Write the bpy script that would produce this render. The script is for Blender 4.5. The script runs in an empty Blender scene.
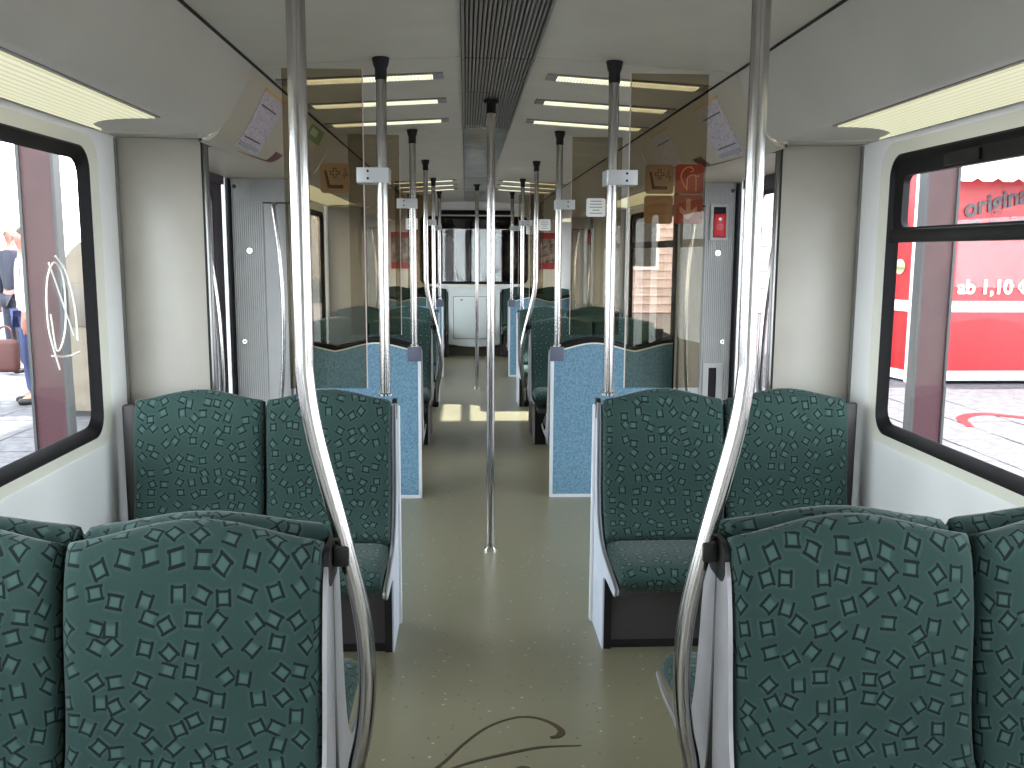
import bpy, bmesh, math, random
from mathutils import Vector, Matrix
from mathutils.geometry import tessellate_polygon
random.seed(7)
C = bpy.context.scene.collection
S = bpy.context.scene
# ------------------------------------------------------------------ camera
cam_d = bpy.data.cameras.new('camera')
cam = bpy.data.objects.new('camera', cam_d); C.objects.link(cam)
cam_d.sensor_width = 36.0; cam_d.lens = 36.0 * 918.06 / 1024; cam_d.clip_start = .02; cam_d.clip_end = 300
p_, y_, r_ = math.radians(8.1787), math.radians(2.9051), math.radians(.3055)
fw = Vector((math.sin(y_) * math.cos(p_), math.cos(y_) * math.cos(p_), -math.sin(p_)))
rt = Vector((math.cos(y_), -math.sin(y_), 0)); up = rt.cross(fw)
rt2 = math.cos(r_) * rt + math.sin(r_) * up; up2 = -math.sin(r_) * rt + math.cos(r_) * up
M = Matrix((rt2, up2, -fw)).transposed().to_4x4(); M.translation = (-.1141, 0, 1.40)
cam.matrix_world = M
S.camera = cam
# ------------------------------------------------------------------ sky, sun, exposure
w = bpy.data.worlds.new('overcast_sky'); S.world = w; w.use_nodes = True
bg = w.node_tree.nodes['Background']
bg.inputs[0].default_value = (.84, .92, 1.0, 1); bg.inputs[1].default_value = 9.5
sun_d = bpy.data.lights.new('sun', 'SUN'); sun = bpy.data.objects.new('sun', sun_d); C.objects.link(sun)
sun_d.energy = 26; sun_d.angle = math.radians(.6); sun_d.color = (1, .99, .97)
sun.location = (8, 8, 9)
sun.rotation_euler = Vector((-.72, .03, -.69)).to_track_quat('-Z', 'Y').to_euler()
S.view_settings.view_transform = 'Standard'; S.view_settings.look = 'None'
S.view_settings.gamma = 1; S.view_settings.use_curve_mapping = False
S.view_settings.exposure = 0.0
S.cycles.transparent_max_bounces = 32; S.cycles.max_bounces = 12; S.cycles.diffuse_bounces = 6
S.cycles.glossy_bounces = 5; S.cycles.sample_clamp_indirect = 6

# ------------------------------------------------------------------ materials
def lin(c):
    f = lambda v: v / 12.92 if v <= .04045 else ((v + .055) / 1.055) ** 2.4
    return tuple(f(v / 255) for v in c) + (1,)
def mat(name, rgb, rough=.5, metal=0, spec=.5, emit=None, es=0):
    m = bpy.data.materials.new(name); m.use_nodes = True
    b = m.node_tree.nodes['Principled BSDF']
    b.inputs['Base Color'].default_value = lin(rgb); b.inputs['Roughness'].default_value = rough
    b.inputs['Metallic'].default_value = metal; b.inputs['Specular IOR Level'].default_value = spec
    if emit: b.inputs['Emission Color'].default_value = lin(emit); b.inputs['Emission Strength'].default_value = es
    return m
class NT:
    def __init__(s, m): s.t = m.node_tree; s.b = s.t.nodes.get('Principled BSDF')
    def n(s, ty, **k):
        nd = s.t.nodes.new(ty)
        for a, v in k.items(): setattr(nd, a, v)
        return nd
    def l(s, a, b): s.t.links.new(a, b)
    def math(s, op, a, b=None, c=None):
        nd = s.n('ShaderNodeMath', operation=op)
        for i, v in enumerate((a, b, c)):
            if v is None: continue
            if isinstance(v, (int, float)): nd.inputs[i].default_value = v
            else: s.l(v, nd.inputs[i])
        return nd.outputs[0]
    def mix(s, f, a, b):
        nd = s.n('ShaderNodeMix', data_type='RGBA')
        for i, v in ((0, f), (6, a), (7, b)):
            if isinstance(v, (int, float)): nd.inputs[i].default_value = v
            elif isinstance(v, tuple): nd.inputs[i].default_value = v
            else: s.l(v, nd.inputs[i])
        return nd.outputs[2]
def noisy(m, c1, c2, scale, detail=3, bump=0, coord='Object', lo=.35, hi=.65, rough=None):
    t = NT(m); tc = t.n('ShaderNodeTexCoord'); nz = t.n('ShaderNodeTexNoise')
    nz.inputs['Scale'].default_value = scale; nz.inputs['Detail'].default_value = detail
    t.l(tc.outputs[coord], nz.inputs['Vector'])
    mr = t.n('ShaderNodeMapRange'); mr.inputs[1].default_value = lo; mr.inputs[2].default_value = hi
    t.l(nz.outputs[0], mr.inputs[0])
    t.l(t.mix(mr.outputs[0], lin(c1), lin(c2)), t.b.inputs['Base Color'])
    if rough:
        m2 = t.n('ShaderNodeMapRange'); m2.inputs[3].default_value = rough[0]; m2.inputs[4].default_value = rough[1]
        t.l(nz.outputs[0], m2.inputs[0]); t.l(m2.outputs[0], t.b.inputs['Roughness'])
    if bump:
        bp = t.n('ShaderNodeBump'); bp.inputs['Strength'].default_value = bump; bp.inputs['Distance'].default_value = .002
        t.l(nz.outputs[0], bp.inputs['Height']); t.l(bp.outputs[0], t.b.inputs['Normal'])
    return m
def fabric(name, base, dark, light):
    m = mat(name, base, .92, spec=.15); t = NT(m)
    uv = t.n('ShaderNodeUVMap'); vo = t.n('ShaderNodeTexVoronoi', voronoi_dimensions='2D')
    vo.inputs['Scale'].default_value = 22; vo.inputs['Randomness'].default_value = .56
    t.l(uv.outputs[0], vo.inputs['Vector'])
    sc = t.n('ShaderNodeVectorMath', operation='SCALE'); sc.inputs['Scale'].default_value = 22
    t.l(uv.outputs[0], sc.inputs[0])
    sp = t.n('ShaderNodeVectorMath', operation='SCALE'); sp.inputs['Scale'].default_value = 22
    t.l(vo.outputs['Position'], sp.inputs[0])
    d = t.n('ShaderNodeVectorMath', operation='SUBTRACT'); t.l(sc.outputs[0], d.inputs[0]); t.l(sp.outputs[0], d.inputs[1])
    cs = t.n('ShaderNodeSeparateXYZ'); t.l(vo.outputs['Color'], cs.inputs[0])
    ro = t.n('ShaderNodeVectorRotate', rotation_type='Z_AXIS'); t.l(d.outputs[0], ro.inputs[0])
    t.l(t.math('MULTIPLY', cs.outputs[0], 6.283), ro.inputs['Angle'])
    sx = t.n('ShaderNodeSeparateXYZ'); t.l(ro.outputs[0], sx.inputs[0])
    ax = t.math('ABSOLUTE', sx.outputs[0]); ay = t.math('ABSOLUTE', sx.outputs[1])
    def near(v, a, w): return t.math('LESS_THAN', t.math('ABSOLUTE', t.math('SUBTRACT', v, a)), w)
    l1 = t.math('MULTIPLY', near(ax, .235, .055), t.math('LESS_THAN', ay, .33))       # two sides that overshoot
    l2 = t.math('MULTIPLY', near(ay, .235, .042), t.math('LESS_THAN', ax, .235))
    side = t.math('GREATER_THAN', t.math('MULTIPLY', sx.outputs[1], t.math('SUBTRACT', cs.outputs[1], .45)), 0)
    l2 = t.math('MULTIPLY', l2, t.math('MAXIMUM', side, t.math('GREATER_THAN', cs.outputs[2], .6)))
    line = t.math('MAXIMUM', l1, l2)
    sq = t.n('ShaderNodeMapRange', interpolation_type='SMOOTHSTEP'); t.l(t.math('MAXIMUM', ax, ay), sq.inputs[0])
    sq.inputs[1].default_value = .30; sq.inputs[2].default_value = .08
    nz = t.n('ShaderNodeTexNoise'); nz.inputs['Scale'].default_value = 420; nz.inputs['Detail'].default_value = 2
    t.l(uv.outputs[0], nz.inputs['Vector'])
    nb = t.n('ShaderNodeTexNoise'); nb.inputs['Scale'].default_value = 7; t.l(uv.outputs[0], nb.inputs['Vector'])
    c = t.mix(nz.outputs[0], lin(tuple(int(v * .90) for v in base)), lin(tuple(min(255, int(v * 1.10)) for v in base)))
    worn = t.n('ShaderNodeMapRange'); t.l(nb.outputs[0], worn.inputs[0]); worn.inputs[1].default_value = .35; worn.inputs[2].default_value = .75
    worn.inputs[4].default_value = .35
    c = t.mix(worn.outputs[0], c, lin(tuple(int(v * 1.15) for v in base)))
    halo = t.n('ShaderNodeMapRange', interpolation_type='SMOOTHSTEP'); t.l(t.math('ABSOLUTE', t.math('SUBTRACT', t.math('MAXIMUM', ax, ay), .34)), halo.inputs[0])
    halo.inputs[1].default_value = .09; halo.inputs[2].default_value = .0
    c = t.mix(t.math('MULTIPLY', halo.outputs[0], t.math('MULTIPLY', cs.outputs[2], .22)), c, lin(light))
    c = t.mix(t.math('MULTIPLY', sq.outputs[0], .62), c, lin(light))
    c = t.mix(t.math('MULTIPLY', line, .86), c, lin(dark))
    t.l(c, t.b.inputs['Base Color'])
    bp = t.n('ShaderNodeBump'); bp.inputs['Strength'].default_value = .35; bp.inputs['Distance'].default_value = .001
    t.l(nz.outputs[0], bp.inputs['Height']); t.l(bp.outputs[0], t.b.inputs['Normal'])
    t.b.inputs['Sheen Weight'].default_value = .12; t.b.inputs['Sheen Roughness'].default_value = .4
    return m
def thin_glass(name, tint, refl=1.0):
    m = bpy.data.materials.new(name); m.use_nodes = True; t = NT(m); t.t.nodes.remove(t.b)
    tr = t.n('ShaderNodeBsdfTransparent'); tr.inputs[0].default_value = tint + (1,)
    gl = t.n('ShaderNodeBsdfGlossy'); gl.inputs['Roughness'].default_value = .0
    fr = t.n('ShaderNodeFresnel'); ge = t.n('ShaderNodeNewGeometry')     # thin sheet: same reflection on both faces
    t.l(t.math('MULTIPLY_ADD', ge.outputs['Backfacing'], 1 / 1.45 - 1.45, 1.45), fr.inputs[0])
    mx = t.n('ShaderNodeMixShader'); t.l(t.math('MULTIPLY', fr.outputs[0], refl), mx.inputs[0])
    t.l(tr.outputs[0], mx.inputs[1]); t.l(gl.outputs[0], mx.inputs[2])
    t.l(mx.outputs[0], t.t.nodes['Material Output'].inputs[0])
    return m
def floor_mat():
    m = mat('speckled_vinyl', (120, 120, 96), .33, spec=.9); t = NT(m)
    tc = t.n('ShaderNodeTexCoord')
    c = None
    nz = t.n('ShaderNodeTexNoise'); nz.inputs['Scale'].default_value = 2.2; nz.inputs['Detail'].default_value = 5
    t.l(tc.outputs['Object'], nz.inputs['Vector'])
    c = t.mix(nz.outputs[0], lin((108, 103, 82)), lin((126, 121, 99)))
    for scl, th, col, thr in ((34, .15, (66, 66, 52), .62), (27, .13, (176, 174, 152), .6)):
        vo = t.n('ShaderNodeTexVoronoi'); vo.inputs['Scale'].default_value = scl
        mp = t.n('ShaderNodeMapping'); mp.inputs['Scale'].default_value = (1, 1.0, 0); mp.inputs['Rotation'].default_value = (0, 0, scl)
        t.l(tc.outputs['Object'], mp.inputs[0]); t.l(mp.outputs[0], vo.inputs['Vector'])
        cs = t.n('ShaderNodeSeparateXYZ'); t.l(vo.outputs['Color'], cs.inputs[0])
        f = t.math('MULTIPLY', t.math('LESS_THAN', vo.outputs['Distance'], th), t.math('GREATER_THAN', cs.outputs[0], thr))
        c = t.mix(t.math('MULTIPLY', f, .8), c, lin(col))
    t.l(c, t.b.inputs['Base Color'])
    m2 = t.n('ShaderNodeMapRange'); m2.inputs[3].default_value = .30; m2.inputs[4].default_value = .36
    t.l(nz.outputs[0], m2.inputs[0]); t.l(m2.outputs[0], t.b.inputs['Roughness'])
    return m
def lens_mat(name, axis, scale, strength, c1=(255, 251, 214), c2=(226, 222, 172)):
    m = mat(name, (130, 128, 112), .45); t = NT(m); tc = t.n('ShaderNodeTexCoord')
    wv = t.n('ShaderNodeTexWave', bands_direction=axis); wv.inputs['Scale'].default_value = scale
    wv.inputs['Distortion'].default_value = .3
    t.l(tc.outputs['Object'], wv.inputs['Vector'])
    t.l(t.mix(wv.outputs[0], lin(c2), lin(c1)), t.b.inputs['Emission Color'])
    t.b.inputs['Emission Strength'].default_value = strength
    return m
def map_mat(name):
    m = mat(name, (190, 184, 188), .6); t = NT(m); tc = t.n('ShaderNodeTexCoord')
    vo = t.n('ShaderNodeTexVoronoi', feature='DISTANCE_TO_EDGE'); vo.inputs['Scale'].default_value = 26
    t.l(tc.outputs['Object'], vo.inputs['Vector'])
    wv = t.n('ShaderNodeTexNoise'); wv.inputs['Scale'].default_value = 60; t.l(tc.outputs['Object'], wv.inputs['Vector'])
    c = t.mix(t.math('LESS_THAN', vo.outputs['Distance'], .03), lin((186, 180, 188)), lin((146, 136, 150)))
    c = t.mix(t.math('MULTIPLY', t.math('GREATER_THAN', wv.outputs[0], .58), .5), c, lin((150, 140, 152)))
    t.l(c, t.b.inputs['Base Color']); return m
def brushed(name, rgb, rough, sc=(400, 400, 3)):
    m = mat(name, rgb, rough, 1.0); t = NT(m); tc = t.n('ShaderNodeTexCoord'); mp = t.n('ShaderNodeMapping')
    mp.inputs['Scale'].default_value = sc; nz = t.n('ShaderNodeTexNoise'); nz.inputs['Scale'].default_value = 1
    t.l(tc.outputs['Object'], mp.inputs[0]); t.l(mp.outputs[0], nz.inputs['Vector'])
    mr = t.n('ShaderNodeMapRange'); mr.inputs[3].default_value = rough * .7; mr.inputs[4].default_value = rough * 1.4
    t.l(nz.outputs[0], mr.inputs[0]); t.l(mr.outputs[0], t.b.inputs['Roughness']); return m
m_wall = noisy(mat('cream_wall_laminate', (236, 235, 233), .38), (233, 232, 230), (239, 238, 236), 3, rough=(.32, .46))
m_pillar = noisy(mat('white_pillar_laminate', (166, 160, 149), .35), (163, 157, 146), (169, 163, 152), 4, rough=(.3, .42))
m_rim = mat('cream_window_rim', (222, 220, 206), .4)
m_ceil = noisy(mat('grey_ceiling_panel', (186, 181, 168), .5), (183, 178, 165), (189, 184, 171), 5)
m_cove = noisy(mat('grey_cove_panel', (182, 178, 168), .55), (179, 175, 165), (185, 181, 171), 3, rough=(.5, .62))
m_vcove = noisy(mat('pale_door_cove_panel', (170, 162, 143), .42), (167, 159, 140), (173, 165, 146), 3)
m_joint = mat('black_joint', (14, 13, 12), .7)
m_rubber = mat('black_rubber', (16, 14, 16), .5, spec=.2)
m_steel = brushed('brushed_steel_tube', (172, 169, 166), .17)
m_dsteel = brushed('dark_steel_panel', (120, 118, 115), .28)
m_strip = noisy(mat('smeared_metal_strip', (150, 145, 138), .25, .9), (128, 123, 116), (170, 166, 160), 4, 3, rough=(.27, .38))
m_slat = mat('dark_slat', (122, 117, 111), .42, .2)
m_black = mat('black_plastic', (24, 22, 22), .55, spec=.25)
m_grey = noisy(mat('grey_ridged_plastic', (166, 165, 163), .42), (162, 161, 159), (170, 169, 167), 6)
m_lgrey = mat('pale_grey_trim', (205, 206, 210), .35)
m_shell = noisy(mat('silver_seat_shell', (150, 148, 150), .35, .35), (145, 143, 145), (156, 154, 157), 8)
m_bracket = mat('slate_bracket', (92, 95, 112), .45)
m_clamp = mat('silver_clamp', (178, 178, 178), .4, .5)
m_teal = fabric('teal_moquette', (40, 59, 55), (9, 14, 15), (70, 92, 88))
m_blue = noisy(mat('blue_laminate', (94, 130, 152), .45), (80, 117, 139), (113, 146, 166), 90, 4)
m_pedestal = mat('dark_brown_pedestal', (58, 53, 54), .5)
m_sidep = noisy(mat('pale_side_panel', (186, 192, 204), .4), (180, 187, 200), (192, 197, 208), 12)
m_glass = thin_glass('window_glass', (.965, .975, .97), .4)
m_tint = thin_glass('bronze_screen_glass', (.715, .67, .58), .8)
m_cabglass = thin_glass('cab_window_glass', (.27, .27, .265), 2.4)
m_lens = lens_mat('ribbed_lamp_lens', 'X', 11, .82, (252, 252, 218), (206, 204, 160))
m_lens2 = lens_mat('louvred_lamp_lens', 'X', 22, 1.35, (255, 253, 228), (232, 228, 190))
m_lampframe = mat('grey_lamp_frame', (120, 118, 114), .4)
m_floor = floor_mat()
m_red = mat('red_plastic', (196, 30, 44), .35)
m_white = mat('white_print', (236, 236, 232), .5)
m_ink = mat('dark_print', (70, 68, 72), .6)
m_map = map_mat('route_map_print')
m_green = mat('green_print', (84, 128, 52), .5)
m_lgreen = mat('pale_green_print', (176, 200, 150), .5)
m_yellow = mat('ochre_print', (190, 150, 60), .5)
m_maroon = mat('maroon_print', (92, 22, 36), .45)
m_sbrown = mat('brown_pictogram_ground', (182, 152, 120), .5)
m_sdark = mat('dark_brown_print', (84, 40, 24), .5)
m_sred = mat('oxblood_pictogram_ground', (188, 60, 46), .5)
m_sorange = mat('orange_outline_print', (250, 160, 86), .5)
m_smauve = mat('mauve_pictogram_ground', (182, 90, 84), .5)
m_spale = mat('pale_mauve_print', (226, 176, 170), .5)
m_chrome = mat('chrome', (225, 225, 225), .12, 1)
m_doorframe = mat('dark_plum_door_frame', (44, 34, 44), .4)
m_scrawl = mat('brown_marker_paint', (58, 44, 28), .5)
m_kred = noisy(mat('red_kiosk_panel', (158, 16, 24), .35), (152, 12, 20), (166, 22, 28), 3)
m_kpink = mat('white_kiosk_trim', (238, 232, 234), .4)
m_awning = mat('white_awning', (240, 240, 240), .7)
m_stone = noisy(mat('grey_paver', (72, 68, 72), .8), (58, 55, 58), (84, 80, 84), 14, 5, bump=.4)
m_col = noisy(mat('brown_grey_column_paint', (62, 34, 34), .6), (56, 30, 30), (68, 38, 38), 6)
m_colg = mat('grey_column_flange', (52, 52, 52), .55)
m_colr = mat('maroon_column_base', (56, 6, 20), .55)
m_booth = noisy(mat('beige_booth', (112, 101, 86), .6), (106, 95, 80), (118, 107, 92), 5)
m_slab = mat('pale_canopy', (190, 188, 184), .7)
m_siding = noisy(mat('pink_clapboard', (190, 168, 166), .6), (180, 158, 158), (200, 178, 176), 3)
m_cabdark = mat('dark_cab_lining', (40, 40, 40), .6)
m_cabinet = mat('white_cabinet', (206, 212, 210), .4)
m_kick = mat('brown_kick_plate', (70, 62, 50), .6)
m_photo = noisy(mat('black_and_white_photo_print', (90, 80, 80), .4), (40, 34, 36), (190, 170, 170), 14, 3)
m_posterred = mat('red_poster_print', (176, 44, 52), .4)
m_scratch = mat('white_scratch', (225, 222, 214), .7)

# ------------------------------------------------------------------ geometry helpers
def wloc(o):
    v = Vector((0, 0, 0))
    while o: v += o.location; o = o.parent
    return v
def finish(bm, smooth, me, angle=32):
    bmesh.ops.recalc_face_normals(bm, faces=bm.faces)
    bm.to_mesh(me); bm.free()
    if smooth:
        me.polygons.foreach_set('use_smooth', [True] * len(me.polygons)); me.set_sharp_from_angle(angle=math.radians(angle))
def obj(name, bm, m, parent=None, smooth=True, angle=32):
    """one mesh object; the mesh is given in world space and moved into its parent's"""
    if parent is not None: org = wloc(parent)
    else:
        vs = [v.co for v in bm.verts]
        org = Vector(((min(v.x for v in vs) + max(v.x for v in vs)) / 2, (min(v.y for v in vs) + max(v.y for v in vs)) / 2, min(v.z for v in vs)))
    bmesh.ops.translate(bm, verts=bm.verts, vec=-org)
    me = bpy.data.meshes.new(name); finish(bm, smooth, me, angle)
    for mm in (m if isinstance(m, (list, tuple)) else [m]): me.materials.append(mm)
    o = bpy.data.objects.new(name, me); C.objects.link(o)
    if parent is not None: o.parent = parent
    else: o.location = org
    return o
def tag(o, label=None, cat=None, group=None, kind=None):
    for k, v in (('label', label), ('category', cat), ('group', group), ('kind', kind)):
        if v: o[k] = v
    return o
def thing(name, label, cat, loc, group=None):
    o = bpy.data.objects.new(name, None); C.objects.link(o); o.location = loc; o.empty_display_size = .1
    return tag(o, label, cat, group)
def struct(name, bm, m, parent=None, smooth=True):
    o = obj(name, bm, m, parent, smooth)
    if parent is None: o['kind'] = 'structure'
    return o
def dup(root, dv, label):
    r = root.copy(); C.objects.link(r); r.location = root.location + Vector(dv); r['label'] = label
    for ch in list(root.children):
        c = ch.copy(); C.objects.link(c); c.parent = r
        if 'label' in c and False: pass
        for g in list(ch.children):
            d = g.copy(); C.objects.link(d); d.parent = c
    return r
def B(): return bmesh.new()
def box(bm, x0, x1, y0, y1, z0, z1, bev=0, seg=2):
    x0, x1 = min(x0, x1), max(x0, x1); y0, y1 = min(y0, y1), max(y0, y1); z0, z1 = min(z0, z1), max(z0, z1)
    r = bmesh.ops.create_cube(bm, size=1)
    vs = r['verts']
    for v in vs: v.co = Vector((x0 + (v.co.x + .5) * (x1 - x0), y0 + (v.co.y + .5) * (y1 - y0), z0 + (v.co.z + .5) * (z1 - z0)))
    if bev:
        es = list({e for v in vs for e in v.link_edges})
        bmesh.ops.bevel(bm, geom=es, offset=bev, segments=seg, affect='EDGES', profile=.5)
    return bm
def bx(*a, **k): return box(B(), *a, **k)
def tube(bm, pts, r, seg=12):
    pts = [Vector(p) for p in pts]; n = len(pts); rr = r if isinstance(r, (list, tuple)) else [r] * n
    t0 = (pts[1] - pts[0]).normalized(); u = t0.orthogonal().normalized(); rings = []
    for i, p in enumerate(pts):
        t = (pts[min(i + 1, n - 1)] - pts[max(i - 1, 0)]).normalized()
        u = (u - u.dot(t) * t).normalized(); v = t.cross(u)
        rings.append([bm.verts.new(p + rr[i] * (math.cos(2 * math.pi * k / seg) * u + math.sin(2 * math.pi * k / seg) * v)) for k in range(seg)])
    for a, b in zip(rings, rings[1:]):
        for k in range(seg): bm.faces.new((a[k], a[(k + 1) % seg], b[(k + 1) % seg], b[k]))
    bm.faces.new(rings[0][::-1]); bm.faces.new(rings[-1])
    return bm
def spline(pts, n=8):
    P = [Vector(p) for p in pts]; P = [2 * P[0] - P[1]] + P + [2 * P[-1] - P[-2]]; out = []
    for i in range(1, len(P) - 2):
        a, b, c, d = P[i - 1:i + 3]
        for k in range(n):
            t = k / n
            out.append(.5 * ((2 * b) + (c - a) * t + (2 * a - 5 * b + 4 * c - d) * t * t + (3 * b - a - 3 * c + d) * t ** 3))
    return out + [P[-2]]
def prism(bm, poly, axis, a0, a1, holes=()):
    """poly: 2D outline in the two other axes (x:(y,z), y:(x,z), z:(x,y)) run from a0 to a1"""
    def co(p, a): return {'x': (a, p[0], p[1]), 'y': (p[0], a, p[1]), 'z': (p[0], p[1], a)}[axis]
    loops = [list(poly)] + [list(h) for h in holes]
    tri = tessellate_polygon([[Vector((p[0], p[1], 0)) for p in l] for l in loops])
    flat = [p for l in loops for p in l]
    va = [bm.verts.new(co(p, a0)) for p in flat]; vb = [bm.verts.new(co(p, a1)) for p in flat]
    for t in tri:
        bm.faces.new([va[i] for i in t]); bm.faces.new([vb[i] for i in t][::-1])
    k = 0
    for l in loops:
        n = len(l)
        for i in range(n):
            a, b = k + i, k + (i + 1) % n
            bm.faces.new((va[a], va[b], vb[b], vb[a]))
        k += n
    return bm
def ring(bm, la, lb):
    """a closed band between two loops of equally many 3D points"""
    va = [bm.verts.new(p) for p in la]; vb = [bm.verts.new(p) for p in lb]; n = len(va)
    for i in range(n): bm.faces.new((va[i], va[(i + 1) % n], vb[(i + 1) % n], vb[i]))
    return va, vb
def rrect(a0, a1, b0, b1, r, n=6):
    out = []
    for cx, cy, s in ((a1 - r, b1 - r, 0), (a0 + r, b1 - r, 1), (a0 + r, b0 + r, 2), (a1 - r, b0 + r, 3)):
        for k in range(n + 1):
            t = math.pi / 2 * (s + k / n); out.append((cx + r * math.cos(t), cy + r * math.sin(t)))
    return out
def ribbon(bm, pts, th, y0, y1):
    """a sheet of thickness th along an xz polyline, run along y"""
    P = [Vector((p[0], p[1])) for p in pts]; outer = []
    for i, p in enumerate(P):
        t = (P[min(i + 1, len(P) - 1)] - P[max(i - 1, 0)]).normalized(); outer.append(p + th * Vector((-t.y, t.x)))
    n = len(P)
    rows = [[bm.verts.new((q.x, y, q.y)) for q in L] for y in (y0, y1) for L in (P, outer)]
    a, b, c, d = rows
    for i in range(n - 1):
        for u, v in ((a, c), (b, d), (a, b), (c, d)): bm.faces.new((u[i], u[i + 1], v[i + 1], v[i]))
    for i in (0, n - 1): bm.faces.new((a[i], b[i], d[i], c[i]))
    return bm
EDGE = [0, .02, .05, .10, .17, .25, .35, .45, .55, .65, .75, .83, .90, .95, .98, 1]
def pad(x0, x1, prof, th, wave=None, r=.03, seed=0, bulge=.006, flip=False):
    """an upholstered pad: a sheet of two faces that round off into one another at the rim, along a yz profile"""
    bm = B(); uvl = bm.loops.layers.uv.new('UVMap')
    P = spline([(0, y, z) for y, z in prof], 6)
    ln = [0]
    for a, b in zip(P, P[1:]): ln.append(ln[-1] + (b - a).length)
    L = ln[-1]
    def at(d):
        for i in range(len(ln) - 1):
            if d <= ln[i + 1] or i == len(ln) - 2:
                f = (d - ln[i]) / (ln[i + 1] - ln[i]); q = P[i].lerp(P[i + 1], f); t = (P[i + 1] - P[i]).normalized()
                return q, Vector((0, -t.z, t.y))
    T = [0, .015, .04, .08, .14, .22, .31, .40, .49, .58, .67, .76, .84, .90, .945, .975, .99, 1]
    f_, b_ = [], []; uvs = {}
    ox, oz = random.random() * 5, random.random() * 5
    wd = abs(x1 - x0)
    for t in T:
        rf, rb = [], []
        for s in EDGE:
            Ls = L + (wave(s) if wave else 0)
            d = t * Ls; q, n = at(min(d, L)) if d <= L else (P[-1] + (P[-1] - P[-2]).normalized() * (d - L), at(L)[1])
            e = min(s * wd, (1 - s) * wd, d, Ls - d); e = math.sqrt(max(0, 1 - (1 - min(e / r, 1)) ** 2))
            bl = bulge * math.sin(math.pi * s) * math.sin(math.pi * t)
            x = x0 + s * (x1 - x0)
            es = math.sqrt(max(0, 1 - (1 - min(min(s, 1 - s) * wd / r, 1)) ** 2)); et = math.sqrt(max(0, 1 - (1 - min(min(d, Ls - d) / r, 1)) ** 2))
            us = s * wd + (1 - es) * th * .45 * (1 if s > .5 else -1) + ox; ud = d + (1 - et) * th * .45 * (1 if t > .5 else -1) + oz
            pf = bm.verts.new(Vector((x, q.y, q.z)) + n * (th / 2 * e + bl)); uvs[pf] = (us, ud)
            edge = s in (0, 1) or t in (0, 1)
            if edge: pb = pf
            else: pb = bm.verts.new(Vector((x, q.y, q.z)) - n * (th / 2 * e)); uvs[pb] = (us + (1 if s > .5 else -1) * 2 * th * .45 * es * 0 + .0, ud + (.3 if False else 0))
            rf.append(pf); rb.append(pb)
        f_.append(rf); b_.append(rb)
    for G in (f_, b_):
        for i in range(len(T) - 1):
            for j in range(len(EDGE) - 1):
                q = [G[i][j], G[i][j + 1], G[i + 1][j + 1], G[i + 1][j]]
                if G is b_: q = q[::-1]
                try: fc = bm.faces.new(q)
                except ValueError: continue
                for lp in fc.loops: lp[uvl].uv = uvs[lp.vert]
    return bm
def lathe(bm, prof, cx, cy, seg=16):
    rings = [[bm.verts.new((cx + r * math.cos(2 * math.pi * k / seg), cy + r * math.sin(2 * math.pi * k / seg), z)) for k in range(seg)] for r, z in prof]
    for a, b in zip(rings, rings[1:]):
        for k in range(seg): bm.faces.new((a[k], a[(k + 1) % seg], b[(k + 1) % seg], b[k]))
    bm.faces.new(rings[0][::-1]); bm.faces.new(rings[-1]); return bm
def disc_y(bm, cx, y0, y1, cz, r, seg=16):
    return prism(bm, [(cx + r * math.cos(2 * math.pi * k / seg), cz + r * math.sin(2 * math.pi * k / seg)) for k in range(seg)], 'y', y0, y1)
SIDE = {-1: 'left', 1: 'right'}
MOD = 5.18            # length of one seating bay plus its door area

# ------------------------------------------------------------------ shell: floor, ceiling, walls
floor = struct('floor', bx(-1.42, 1.42, -2.05, 12.66, -.05, 0), m_floor)
roof = struct('ceiling', bx(-1.45, 1.45, -2.05, 12.7, 2.105, 2.14), m_joint)
def ceil_z(x): return 2.073 - (abs(x) - .135) * .058
YP = [(-2.0, 3.327), (3.333, 5.277), (5.285, 8.507), (8.513, 10.457), (10.465, 12.6)]
for (a, b) in YP:
    for s in (-1, 1):
        obj('ceiling_panel', prism(B(), [(s * .129, 2.073), (s * .834, ceil_z(.834)), (s * .834, ceil_z(.834) + .02), (s * .129, 2.093)], 'y', a, b), m_ceil, roof)
    for s in (-1, 1):
        obj('edge_joint', bx(s * .834, s * .846, a, b, 2.030, 2.06), m_joint, roof)
COVE = [(.846, 2.032), (.870, 1.975), (.898, 1.917), (.925, 1.868), (.950, 1.834), (.975, 1.811), (1.0, 1.798), (1.02, 1.797), (1.045, 1.8005), (1.385, 1.8055)]
VCOVE = [(.846, 2.032), (.875, 1.972), (.905, 1.915), (.930, 1.870), (.955, 1.830), (.980, 1.797), (1.005, 1.781), (1.04, 1.776), (1.385, 1.782)]
def cove_at(x, prof, off=.0025):
    for (xa, za), (xb, zb) in zip(prof, prof[1:]):
        if xa <= x <= xb:
            f = (x - xa) / (xb - xa); t = Vector((xb - xa, zb - za)).normalized()
            return x + t.y * off, za + f * (zb - za) - t.x * off
for i, (a, b) in enumerate(YP):
    for s in (-1, 1):
        P = VCOVE if i % 2 else COVE
        if i % 2:
            obj('cove_panel', ribbon(B(), [(s * x, z) for x, z in P[:-1]], .012 * s, a + .001, b - .001), m_vcove, roof)
            obj('soffit_panel', ribbon(B(), [(s * x, z) for x, z in P[-2:]], .012 * s, a + .18, b - .255), m_vcove, roof)
            for ya, yb in ((a + .001, a + .18), (b - .255, b - .001)):
                obj('cove_return', ribbon(B(), [(s * 1.0405, 1.776), (s * 1.041, 1.8005), (s * 1.385, 1.8055)], .012 * s, ya, yb), m_cove, roof)
        else: obj('cove_panel', ribbon(B(), [(s * x, z) for x, z in P], .012 * s, a + .001, b - .001), m_cove, roof)

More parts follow.
